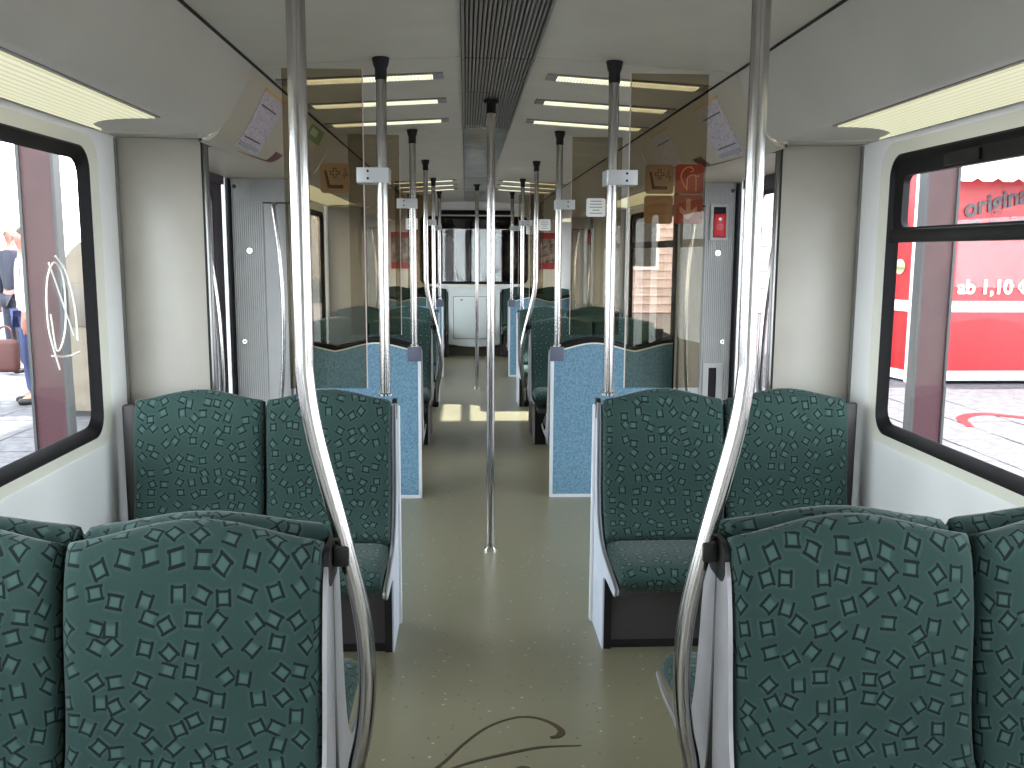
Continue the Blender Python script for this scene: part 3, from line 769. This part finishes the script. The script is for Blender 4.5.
def slot_lamp(s, Y, label):
    r = thing('slot_ceiling_lamp', label, 'ceiling lamp', (s * .52, Y, 2.0))
    T = lambda x: ceil_z(x)
    x0, x1 = .198, .822
    poly = lambda a, b, z: [(s * a, T(a) - z), (s * b, T(b) - z)]
    bm = prism(B(), [(s * x0, T(x0) - .006), (s * x1, T(x1) - .006), (s * x1, T(x1) + .004), (s * x0, T(x0) + .004)], 'y', Y - .058, Y + .058)
    obj('frame', bm, m_lampframe, r)
    bm = prism(B(), [(s * (x0 + .04), T(x0 + .04) - .009), (s * (x1 - .04), T(x1 - .04) - .009), (s * (x1 - .04), T(x1 - .04) - .004), (s * (x0 + .04), T(x0 + .04) - .004)], 'y', Y - .04, Y + .04)
    obj('louvred_lens', bm, m_lens2, r)
    bm = B()
    for i in range(44):
        x = x0 + .046 + i * .0122; box(bm, s * x - .0008, s * x + .0008, Y - .040, Y + .040, T(x) - .0125, T(x) - .008)
    o = obj('louvre_blade', bm, mat('louvre_blade', (215, 212, 190), .3) if 'louvre_blade' not in bpy.data.materials else bpy.data.materials['louvre_blade'], r, smooth=False); o['kind'] = 'stuff'
    return r
for k in (0, 1):
    nm = ('over the first doors', 'over the far second doors')[k]
    for i, Y in enumerate((3.645, 4.225, 4.84)):
        for s in (-1, 1):
            slot_lamp(s, Y + k * MOD, '%s lit slot ceiling lamp on the %s of the strip %s' % (('nearest', 'middle', 'farthest')[i], SIDE[s], nm))
def cove_lamp(s, y0, y1, label):
    r = thing('cove_lamp', label, 'ceiling lamp', (s * 1.2, (y0 + y1) / 2, 1.78))
    def outline(xa, xb, ya, yb):
        out = []
        for k in range(9):
            t = math.pi / 2 * k / 8; out.append((xa + (xb - xa) * math.sin(t), yb - .34 * math.cos(t)))
        low = [(x, ya + (yb - y)) for x, y in reversed(out)]
        return out + low
    zf = lambda x: 1.8005 + (abs(x) - 1.045) / .34 * .005
    for nm, d, m, grow in (('lamp_frame', .004, m_lampframe, .010), ('ribbed_lens', .0075, m_lens, 0)):
        L = outline(1.050 - grow * 1.3, 1.338 + grow * 2.6, y0 - grow, y1 + grow)
        bm = B()
        va = [bm.verts.new((s * x, y, zf(x) - d)) for x, y in L]; vb = [bm.verts.new((s * x, y, zf(x) - .0005)) for x, y in L]
        tri = tessellate_polygon([[Vector((x, y, 0)) for x, y in L]])
        for t in tri: bm.faces.new([va[i] for i in t]); bm.faces.new([vb[i] for i in t])
        for i in range(len(L)): bm.faces.new((va[i], va[(i + 1) % len(L)], vb[(i + 1) % len(L)], vb[i]))
        obj(nm, bm, m, r, smooth=False)
    return r
for s in (-1, 1):
    cove_lamp(s, .05, 3.245, 'long lit cove lamp above the near %s window' % SIDE[s])
    cove_lamp(s, .05 + MOD, 3.245 + MOD, 'lit cove lamp above the second bay window on the %s seen through glass' % SIDE[s])
    cove_lamp(s, 10.5, 12.4, 'farthest cove lamp above the last window on the %s' % SIDE[s])

# ------------------------------------------------------------------ prints stuck on the cove above the doors
def cove_print(name, s, x0, x1, y0, y1, m, label=None, cat=None, parent=None, skew=0, off=.002, n=6):
    bm = B(); rows = []
    for i in range(n + 1):
        x = x0 + (x1 - x0) * i / n
        row = []
        for k, yy in ((0, y0), (1, y1)):
            xx, zz = cove_at(x, VCOVE, off); xi, zi = cove_at(x, VCOVE, off - .0015)
            y = yy + skew * i / n
            row += [bm.verts.new((s * xx, y, zz)), bm.verts.new((s * xi, y, zi))]
        rows.append(row)
    for a, b in zip(rows, rows[1:]):
        for p, q in ((0, 2), (2, 3), (3, 1), (1, 0)): bm.faces.new((a[p], a[q], b[q], b[p]))
    for a in (rows[0], rows[-1]): bm.faces.new((a[0], a[2], a[3], a[1]))
    o = obj(name, bm, m, parent)
    if label: tag(o, label, cat)
    return o
def route_map(s, y0, y1, label):
    o = cove_print('route_map', s, .862, .982, y0, y1, m_map, label, 'map')
    cove_print('ochre_stripe', s, .8585, .8635, y0, y1, m_yellow, parent=o, off=.003, n=1)
    for xx in (.885, .952): cove_print('print_rule', s, xx, xx + .003, y0 + .04, y1 - .06, m_ink, parent=o, off=.0032, n=1)
    cove_print('print_block', s, .966, .978, y0 + .02, y1 - .02, mat('grey_block', (150, 148, 158), .6), parent=o, off=.0032, n=2)
route_map(1, 3.64, 3.985, 'faded route map on the sloping panel above the right first door')
route_map(1, 4.55, 4.90, 'second faded route map farther along the right slope before the stickers')
route_map(-1, 3.60, 3.955, 'faded route map on the sloping panel above the left first door')
g = cove_print('green_sticker', -1, .855, .888, 4.62, 5.00, m_green, 'small green and white sticker on the left slope above the first door', 'sticker')
cove_print('pale_field', -1, .861, .876, 4.66, 4.84, m_lgreen, parent=g, off=.003, n=2)
def swoosh(s, label):
    bm = B(); P = [(.952, .00, .155), (.962, .02, .16), (.972, .05, .18), (.982, .10, .20), (.988, .135, .21)]
    rows = []
    for x, a, b in P:
        xx, zz = cove_at(x, VCOVE, .002); xi, zi = cove_at(x, VCOVE, .0005)
        rows.append([bm.verts.new((s * xx, 4.37 - a, zz)), bm.verts.new((s * xx, 4.37 - b, zz)), bm.verts.new((s * xi, 4.37 - b, zi)), bm.verts.new((s * xi, 4.37 - a, zi))])
    for a, b in zip(rows, rows[1:]):
        for q in range(4): bm.faces.new((a[q], a[(q + 1) % 4], b[(q + 1) % 4], b[q]))
    bm.faces.new(rows[0]); bm.faces.new(rows[-1])
    o = obj('swoosh_decal', bm, m_maroon); tag(o, label, 'decal')
    bm = B(); ps = []
    for i in range(9):
        x = .986 + .012 * math.sin(i / 8 * 1.6); xx, zz = cove_at(x, VCOVE, .002); ps.append((s * xx, 4.22 - i * .065, zz))
    tube(bm, ps, [.0045 * (1 - i / 10) for i in range(9)], 5)
    obj('thin_tail', bm, mat('greyed_maroon', (120, 80, 82), .5) if 'greyed_maroon' not in bpy.data.materials else bpy.data.materials['greyed_maroon'], o)
swoosh(1, 'maroon swoosh decal on the panel fold above the right first door')
swoosh(-1, 'maroon swoosh decal on the panel fold above the left first door')

# ------------------------------------------------------------------ cab bulkhead at the far end
wf = struct('wall_front', prism(B(), [(-1.40, 0), (1.40, 0), (1.40, 2.10), (-1.40, 2.10)], 'y', 12.6, 12.66, [rrect(-.72, .72, .98, 1.86, .07)]), m_wall)
obj('display_strip', bx(-.44, .545, 12.585, 12.602, 1.895, 1.955, .004), m_black, wf)
bm = B(); yl = lambda r, y: [Vector((a, y, b)) for a, b in r]
ring(bm, yl(rrect(-.735, .735, .965, 1.875, .08), 12.592), yl(rrect(-.70, .70, 1.0, 1.84, .06), 12.592)); ring(bm, yl(rrect(-.735, .735, .965, 1.875, .08), 12.592), yl(rrect(-.735, .735, .965, 1.875, .08), 12.601))
obj('window_gasket', bm, m_rubber, wf)
obj('cab_pane', prism(B(), rrect(-.72, .72, .98, 1.86, .07), 'y', 12.62, 12.626), m_cabglass, wf)
cb = struct('wall_cab', prism(B(), [(-1.4, 0), (1.4, 0), (1.4, 2.10), (-1.4, 2.10)], 'y', 14.4, 14.45, [rrect(-.62, .62, .80, 1.75, .1)]), m_cabdark)
obj('windscreen', prism(B(), rrect(-.63, .63, .79, 1.76, .1), 'y', 14.42, 14.426), m_glass, cb)
for xa, xb, m in ((-.60, -.47, m_cabdark), (-.43, -.30, m_white), (-.12, -.02, m_cabdark), (.03, .10, m_white), (.22, .32, m_col), (.44, .58, m_cabdark)):  # dark side pillars and pale blinds behind the cab pane
    obj('roller_blind', bx(xa, xb, 14.36, 14.372, .86 if m is not m_white else .80, 1.74), m, cb)
obj('desk', bx(-1.36, 1.36, 13.7, 14.39, .0, .78, .03), m_cabdark, cb)
struct('floor_cab', bx(-1.4, 1.4, 12.66, 14.4, -.05, 0), m_cabdark)
for s in (-1, 1): obj('cab_side', bx(s * 1.38, s * 1.42, 12.66, 14.4, 0, .9), m_cabdark, cb)
obj('cab_roof', bx(-1.4, 1.4, 12.7, 14.4, 2.05, 2.1), m_cabdark, cb)
for s in (-1, 1):
    wp = thing('windscreen_wiper', 'thin pale wiper behind the end window on the %s' % SIDE[s], 'wiper', (s * .3, 12.7, 1.0))
    for d in (0, .035): obj('wiper_arm', tube(B(), [(s * (.12 + d), 12.70, .99), (s * (.33 + d), 12.70, 1.17)], .006, 6), m_lgrey, wp)
cbn = thing('end_cabinet', 'white cabinet with two locks below the end window', 'cabinet', (0, 12.45, 0))
obj('carcass', prism(B(), [(-.345, .17), (.345, .17), (.345, .955), (-.345, .955)], 'y', 12.40, 12.598), m_cabinet, cbn, smooth=False)
obj('rounded_skirt', prism(B(), [(-.345, .17), (-.20, .135), (0, .125), (.20, .135), (.345, .17)], 'y', 12.40, 12.598), m_cabinet, cbn, smooth=False)
obj('door_joint', bx(-.283, .283, 12.396, 12.4005, .232, .808), m_lampframe, cbn)  # door joint drawn as a grey strip for its shadow outline
dr = obj('door', bx(-.275, .275, 12.388, 12.40, .24, .80, .006), m_cabinet, cbn)
for x in (-.17, .17): obj('lock', disc_y(B(), x, 12.388, 12.382, .76, .014, 10), m_lampframe, dr)
obj('top_ledge', bx(-.345, .345, 12.39, 12.598, .925, .957, .006), m_rim, cbn)
obj('kick_plate', bx(-.345, .345, 12.44, 12.46, 0, .14), m_kick, cbn)
for s in (-1, 1):
    x0, x1 = (.88, 1.12) if s > 0 else (-1.12, -.86)
    p = obj('red_poster', bx(x0, x1, 12.590, 12.599, 1.17, 1.66), m_posterred); tag(p, 'red bordered photo poster on the end wall %s of the end window' % ('to the right' if s > 0 else 'to the left'), 'poster')
    obj('photo_field', bx(x0 + .006, x1 - .006, 12.5885, 12.5898, 1.26, 1.58), m_photo, p)

# ------------------------------------------------------------------ brown marker scrawl on the floor
def scrawl(pts, wd):
    P = spline([(x, y, 0) for x, y in pts], 8); n = len(P); bm = B(); L = []; Rr = []
    for i, p in enumerate(P):
        t = (P[min(i + 1, n - 1)] - P[max(i - 1, 0)]).normalized(); k = i / (n - 1) * (len(wd) - 1); a = int(min(k, len(wd) - 2)); ww = wd[a] + (wd[a + 1] - wd[a]) * (k - a)
        nn = Vector((-t.y, t.x, 0)) * ww / 2
        L.append(p + nn); Rr.append(p - nn)
    up_ = Vector((0, 0, .0012)); lo = Vector((0, 0, .0002))
    rows = [[bm.verts.new(a + up_), bm.verts.new(b + up_), bm.verts.new(b + lo), bm.verts.new(a + lo)] for a, b in zip(L, Rr)]
    for a, b in zip(rows, rows[1:]):
        for q in range(4): bm.faces.new((a[q], a[(q + 1) % 4], b[(q + 1) % 4], b[q]))
    bm.faces.new(rows[0]); bm.faces.new(rows[-1]); return bm
sc_ = tag(obj('marker_scrawl', scrawl([(-.26, 2.27), (-.185, 2.36), (-.12, 2.47), (-.05, 2.56), (.03, 2.61), (.09, 2.61), (.14, 2.575), (.165, 2.53), (.155, 2.50), (.13, 2.49)], [.014, .010, .009, .010, .012, .024, .014]), m_scrawl), 'brown marker scrawl on the floor at the bottom of the aisle', 'graffiti')
obj('scrawl_stroke', scrawl([(-.24, 2.28), (-.12, 2.36), (.0, 2.41), (.10, 2.44), (.215, 2.445)], [.010, .011, .013, .011, .004]), m_scrawl, sc_)
obj('scrawl_dot', scrawl([(.015, 2.275), (.03, 2.325), (.05, 2.325), (.06, 2.275)], [.012, .03, .03, .012]), m_scrawl, sc_)
tag(floor, None, None)

# ------------------------------------------------------------------ outside: platforms, columns, kiosk, people
GZ = -.03
for s in (-1, 1):
    xa, xb = s * 1.60, s * 22
    g = struct('platform_' + SIDE[s], bx(xa, xb, -6, 40, -.4, GZ - .02), m_stone)
    me = None; k = 0
    for i in range(7):
        for j in range(17):
            x = s * (1.62 + .25 + i * .5); y = 3.1 + j * .5 + (i % 2) * .25
            if me is None:
                me = obj('paver', bx(x - .245, x + .245, y - .245, y + .245, GZ - .03, GZ, .006, 1), m_stone, g, smooth=False); o = me; base = (x, y)
            else:
                o = me.copy(); C.objects.link(o); o.location = (x - base[0], y - base[1], random.uniform(-.003, .003))
    obj('edge_kerb', bx(s * 1.50, s * 1.62, -6, 40, -.4, GZ + .004), m_slab, g)
def column(s, x, y, label):
    r = thing('platform_column', label, 'column', (x, y, GZ))
    h = 5.6
    obj('web', bx(x - .088, x + .088, y - .03, y + .03, .60, h), m_col, r)
    for d in (-1, 1): obj('flange', bx(x + d * .088, x + d * .104, y - .045, y + .045, .60, h), m_colg, r)
    obj('painted_base', bx(x - .090, x + .090, y - .033, y + .033, GZ, .60), m_colr, r)
    for d in (-1, 1): obj('flange_base', bx(x + d * .090, x + d * .106, y - .047, y + .047, GZ, .60), m_colg, r)
column(-1, -2.555, 5.5, 'brown grey steel column with maroon foot outside the left window')
column(1, 2.735, 5.5, 'brown grey steel column with maroon foot outside the right window')
# unseen slab added to block the sun; its gap lets a patch in
c2 = struct('canopy_right', bx(5.3, 7.2, -8, 7.32, 5.6, 5.72), m_slab)
obj('canopy_section', bx(5.3, 7.2, 8.50, 30, 5.6, 5.72), m_slab, c2)
# snack kiosk
K = thing('snack_kiosk', 'red snack kiosk with white bands and lettering outside the right window', 'kiosk', (6.5, 10.5, GZ))
ax_, ay_ = 4.86, 10.0; dxy = (math.sin(math.radians(-11)), math.cos(math.radians(-11)))
foot = lambda g: [(ax_ - g, ay_ - g), (11 + g, ay_ - g), (11 + g, 13), (ax_ - g + 3 * dxy[0], ay_ - g + 3 * dxy[1])]
obj('red_wall', prism(B(), foot(0), 'z', .10, 2.6), m_kred, K, smooth=False)
obj('white_band', prism(B(), foot(.012), 'z', .765, .885), m_kpink, K, smooth=False)
obj('base_band', prism(B(), foot(.012), 'z', -.005, .10), m_kpink, K, smooth=False)
obj('plinth', prism(B(), foot(-.03), 'z', GZ, -.005), m_black, K, smooth=False)
obj('corner_post', bx(ax_ - .03, ax_ + .05, ay_ - .03, ay_ + .05, GZ, 2.6), m_kpink, K)
aw = B(); n = 26
for i in range(n):
    x0 = 5.0 + i * .22
    prism(aw, [(x0 + .002, 2.50), (x0 + .218, 2.50), (x0 + .218, 2.19), (x0 + .16, 2.155), (x0 + .06, 2.155), (x0 + .002, 2.19)], 'y', 9.52, 9.535)
o = obj('awning_valance', aw, m_awning, K, smooth=False); o['kind'] = 'stuff'
obj('awning_top', prism(B(), [(9.50, 2.50), (10.0, 2.72), (10.0, 2.76), (9.50, 2.54)], 'x', 5.0, 10.7), m_awning, K, smooth=False)
def text(body, size, loc, m, parent, rz=0, ry=0, shear=0, bold=.0):
    cu = bpy.data.curves.new('lettering', 'FONT'); cu.body = body; cu.size = size; cu.extrude = .004; cu.shear = shear; cu.offset = bold
    tmp = bpy.data.objects.new('lettering_curve', cu); C.objects.link(tmp)
    me = bpy.data.meshes.new_from_object(tmp.evaluated_get(bpy.context.evaluated_depsgraph_get()))
    bpy.data.objects.remove(tmp); bpy.data.curves.remove(cu); me.materials.clear(); me.materials.append(m)
    o = bpy.data.objects.new('lettering', me); C.objects.link(o); o.parent = parent
    o.location = Vector(loc) - wloc(parent); o.rotation_euler = (math.pi / 2, ry, rz)
    return o
text('original', .27, (5.36, 9.985, 1.80), m_ink, K, ry=math.radians(-14), shear=.2, bold=.006)
text('Thüringer', .27, (5.34, 9.985, 1.545), m_ink, K, ry=math.radians(-10), shear=.2, bold=.006)
text('ab 1,10 €', .215, (5.345, 9.985, .97), m_white, K, bold=.005)
bd = obj('burger_emblem', prism(B(), [(.085 * math.cos(t * .314), .085 * math.sin(t * .314)) for t in range(20)], 'y', 0, .01), mat('emblem_cream', (190, 172, 136), .5), None, smooth=False)
bd.parent = K
ea = ay_ + .22
bd.location = Vector((ax_ + .26 * dxy[0] - .010, ay_ + .26 * dxy[1] - .002, 1.175)) - K.location; bd.rotation_euler = (0, 0, math.radians(101))
em = obj('emblem_filling', prism(B(), [(-.075, -.035), (.075, -.035), (.082, .0), (-.082, .0)], 'y', -.004, .014), mat('emblem_green', (110, 130, 60), .5), None, smooth=False)
em.parent = bd; em.location = (0, 0, .05)
# curved red reflection put down as flat colour on the right platform
bm = B(); L = []
for i in range(17):
    t = math.pi * i / 16; L.append((5.0 - 1.0 * math.cos(t) * .5, 7.55 + .42 * math.sin(t)))
obj('painted_arc', scrawl([(4.1, 7.35), (4.25, 7.75), (4.55, 7.95), (4.85, 7.72), (4.95, 7.4)], [.06, .10, .12, .10, .04]), m_kred, bpy.data.objects['platform_right']).location.z = GZ + .004
# clapboard building far out beyond the right doors
hs = thing('clapboard_building', 'pale pink clapboard building far outside the right first door', 'building', (12, 22, GZ))
for i in range(30):
    z = GZ + i * .2
    obj('plank', prism(B(), [(22.0, z), (21.97, z + .005), (22.0, z + .2)], 'x', 2.2, 22), m_siding, hs, smooth=False)
obj('wall', bx(2.2, 22, 22.0, 22.3, GZ, 5.97), m_siding, hs)
for x in (3.6, 5.6, 7.6):
    f = obj('window_frame', bx(x, x + .9, 21.94, 21.985, 1.0, 2.5), m_kpink, hs)
    obj('window_pane', bx(x + .08, x + .82, 21.93, 21.942, 1.08, 2.42), m_cabdark, f)
ho = thing('station_building', 'beige station building far off beyond the second bay window on the left', 'building', (-5, 26, GZ))
obj('wall', bx(-8, -2.2, 26.0, 26.3, GZ, 5.9), m_booth, ho)
obj('plinth', bx(-8, -2.2, 25.95, 26.0, GZ, .6), m_colg, ho)
for x in (-3.6, -5.4, -7.2):
    f = obj('window_frame', bx(x, x + .9, 25.94, 25.985, 1.0, 2.5), m_kpink, ho)
    obj('window_pane', bx(x + .08, x + .82, 25.93, 25.942, 1.08, 2.42), m_cabdark, f)
# beige booth outside the left window
bt = thing('rounded_booth', 'beige round topped booth on the platform beyond the left column', 'booth', (-3.2, 8.2, GZ))
obj('body', prism(B(), [(-3.54, GZ + .05)] + [(-3.54 + .35 - .35 * math.cos(t * math.pi / 16), 1.15 + .36 * math.sin(t * math.pi / 16)) for t in range(9)] + [(-2.7, 1.51), (-2.7, GZ + .05)], 'y', 8.0, 8.5), m_booth, bt, smooth=False)
obj('plinth', bx(-3.5, -2.72, 8.03, 8.47, GZ, GZ + .05), m_colg, bt)
obj('side_panel', bx(-3.48, -2.78, 7.985, 8.0, .75, 1.12, .01), mat('booth_panel', (92, 84, 74), .5), bt)

# ------------------------------------------------------------------ two people waiting on the left platform
def skin_mesh(name, joints, edges, m, parent, root=0, sub=2):
    me = bpy.data.meshes.new(name); me.from_pydata([Vector(j[0]) for j in joints], edges, []); me.materials.append(m)
    o = bpy.data.objects.new(name, me); C.objects.link(o); o.parent = parent
    md = o.modifiers.new('skin', 'SKIN'); md.use_smooth_shade = True
    for i, j in enumerate(joints):
        v = me.skin_vertices[0].data[i]; v.radius = j[1] if isinstance(j[1], tuple) else (j[1], j[1]); v.use_root = (i == root)
    sb = o.modifiers.new('sub', 'SUBSURF'); sb.levels = sub; sb.render_levels = sub
    return o
def person(label, loc, rz, skin, top, trousers, hair, hold=False, h=1.0):
    r = thing('person', label, 'person', loc)
    r.rotation_euler = (0, 0, rz); r.scale = (h, h, h)
    J = [((0, 0, .93), (.13, .10)), ((0, 0, 1.12), (.125, .09)), ((0, 0, 1.32), (.15, .10)), ((0, 0, 1.43), (.07, .07)), ((0, 0, 1.50), (.05, .05)), ((0, .015, 1.60), (.078, .09)), ((0, .01, 1.69), (.06, .075))]
    E = [(0, 1), (1, 2), (2, 3), (3, 4), (4, 5), (5, 6)]
    for s in (-1, 1):
        b = len(J)
        J += [((s * .18, 0, 1.37), .05), ((s * .235, .0 if not hold else .02, 1.10), .042), ((s * .24 if not hold or s < 0 else s * .20, .06 if hold else .03, .87), .03), ((s * .24 if not hold or s < 0 else s * .20, .07 if hold else .04, .78), (.028, .02))]
        E += [(2, b), (b, b + 1), (b + 1, b + 2), (b + 2, b + 3)]
        for fz in range(4):     # fingers
            J.append(((s * .24 - s * .012 * 0 + (fz - 1.5) * .0, .045 + (fz - 1.5) * .016, .70 - .008 * (fz % 2)), .008)); E.append((b + 3, len(J) - 1))
        J.append(((s * .215, .085, .755), .009)); E.append((b + 3, len(J) - 1))
        c = len(J)
        J += [((s * .09, 0, .88), .09), ((s * .10, .01, .48), .058), ((s * .10, -.01, .09), .04), ((s * .11, .12, .03), (.04, .025))]
        E += [(0, c), (c, c + 1), (c + 1, c + 2), (c + 2, c + 3)]
    body = skin_mesh('body', J, E, skin, r)
    g = .018
    JT = [((0, 0, .90), (.16, .125)), ((0, 0, 1.12), (.15, .115)), ((0, 0, 1.32), (.165, .12)), ((0, 0, 1.42), (.085, .085))]; ET = [(0, 1), (1, 2), (2, 3)]
    for s in (-1, 1):
        b = len(JT); JT += [((s * .185, 0, 1.37), .07), ((s * .24, .01, 1.10), .06), ((s * .235 if not hold or s < 0 else s * .21, .05, .89), .045)]
        ET += [(2, b), (b, b + 1), (b + 1, b + 2)]
    skin_mesh('jacket', JT, ET, top, r)
    JL = [((0, 0, .93), (.15, .115))]; EL = []
    for s in (-1, 1):
        b = len(JL); JL += [((s * .09, 0, .85), .105), ((s * .10, .01, .48), .075), ((s * .10, -.01, .08), .06)]; EL += [(0, b), (b, b + 1), (b + 1, b + 2)]
    skin_mesh('trousers', JL, EL, trousers, r)
    for s in (-1, 1):
        skin_mesh('shoe', [((s * .10, -.03, .045), (.045, .045)), ((s * .105, .06, .04), (.045, .04)), ((s * .11, .16, .03), (.04, .03))], [(0, 1), (1, 2)], m_black, r)
    if hair: skin_mesh('hair', [((0, -.03, 1.60), (.085, .075)), ((0, -.01, 1.69), (.08, .085)), ((0, .02, 1.735), (.06, .06))], [(0, 1), (1, 2)], hair, r)
    for s in (-1, 1):
        e = obj('eye', B(), m_white, r) if False else None
    bm = B()
    for s in (-1, 1): bmesh.ops.create_icosphere(bm, subdivisions=1, radius=.011, matrix=Matrix.Translation((s * .032, .097, 1.625)))
    me = bpy.data.meshes.new('eyes'); bm.to_mesh(me); bm.free(); me.materials.append(m_ink); o = bpy.data.objects.new('eyes', me); C.objects.link(o); o.parent = r
    skin_mesh('nose', [((0, .092, 1.62), .010), ((0, .112, 1.59), .014)], [(0, 1)], skin, r, sub=1)
    skin_mesh('mouth', [((-.022, .096, 1.555), .006), ((.022, .096, 1.555), .006)], [(0, 1)], m_maroon, r, sub=1)
    for s in (-1, 1): skin_mesh('ear', [((s * .082, .0, 1.60), .012), ((s * .084, -.01, 1.64), .018)], [(0, 1)], skin, r, sub=1)
    return r
m_skin = mat('skin', (150, 98, 84), .5); m_navy = mat('navy_jacket_cloth', (40, 40, 54), .85); m_wcoat = mat('white_jacket_cloth', (170, 164, 162), .8)
m_jeans = mat('blue_denim', (34, 46, 88), .85); m_hair = mat('brown_hair', (70, 48, 36), .7); m_bag = mat('brown_red_bag', (78, 42, 38), .7)
person('person in a dark navy jacket standing on the platform outside the left window', (-5.35, 11.0, GZ), math.radians(150), m_skin, m_navy, m_navy, None)
person('person in a white jacket and jeans with a bag, half behind the left column', (-4.17, 8.75, GZ), math.radians(120), m_skin, m_wcoat, m_jeans, m_hair, True, .95)
bgp = thing('shoulder_bag', 'brown red bag hanging from the hand of the white jacketed person', 'bag', (-4.25, 8.45, .30))
obj('bag_body', bx(-4.36, -4.14, 8.40, 8.50, .30, .60, .045, 3), m_bag, bgp)
obj('bag_handle', tube(B(), spline([(-4.32, 8.45, .59), (-4.29, 8.45, .70), (-4.21, 8.45, .70), (-4.18, 8.45, .59)], 6), .009, 6), m_bag, bgp)

# ------------------------------------------------------------------ groups of repeats
GROUPS = {'back_to_back_bench': 'back-to-back benches along the windows', 'seat_bench': 'two seat benches', 'bent_grab_pole': 'bent grab poles beside the benches',
          'grab_pole': 'straight grab poles along the aisle', 'floor_grab_pole': 'poles standing mid-floor', 'blue_partition': 'blue partitions beyond the doors',
          'glass_screen': 'tinted glass screens', 'ridged_pillar_cover': 'ridged covers on the door pillars', 'curved_handrail': 'curved handrails beside the doors',
          'emergency_handle_box': 'red emergency handles', 'ceiling_grille': 'slatted ceiling grilles', 'cove_lamp': 'cove lamps above the windows',
          'slot_ceiling_lamp': 'slot lamps over the door areas', 'route_map': 'route maps above the doors', 'swoosh_decal': 'maroon swoosh decals',
          'red_poster': 'red posters on the end wall', 'windscreen_wiper': 'wipers behind the end window', 'platform_column': 'columns on the platforms',
          'person': 'people waiting on the left platform'}
for o in list(C.objects):
    if o.parent is None and 'category' in o:
        g = GROUPS.get(o.name.split('.')[0])
        if g: o['group'] = g
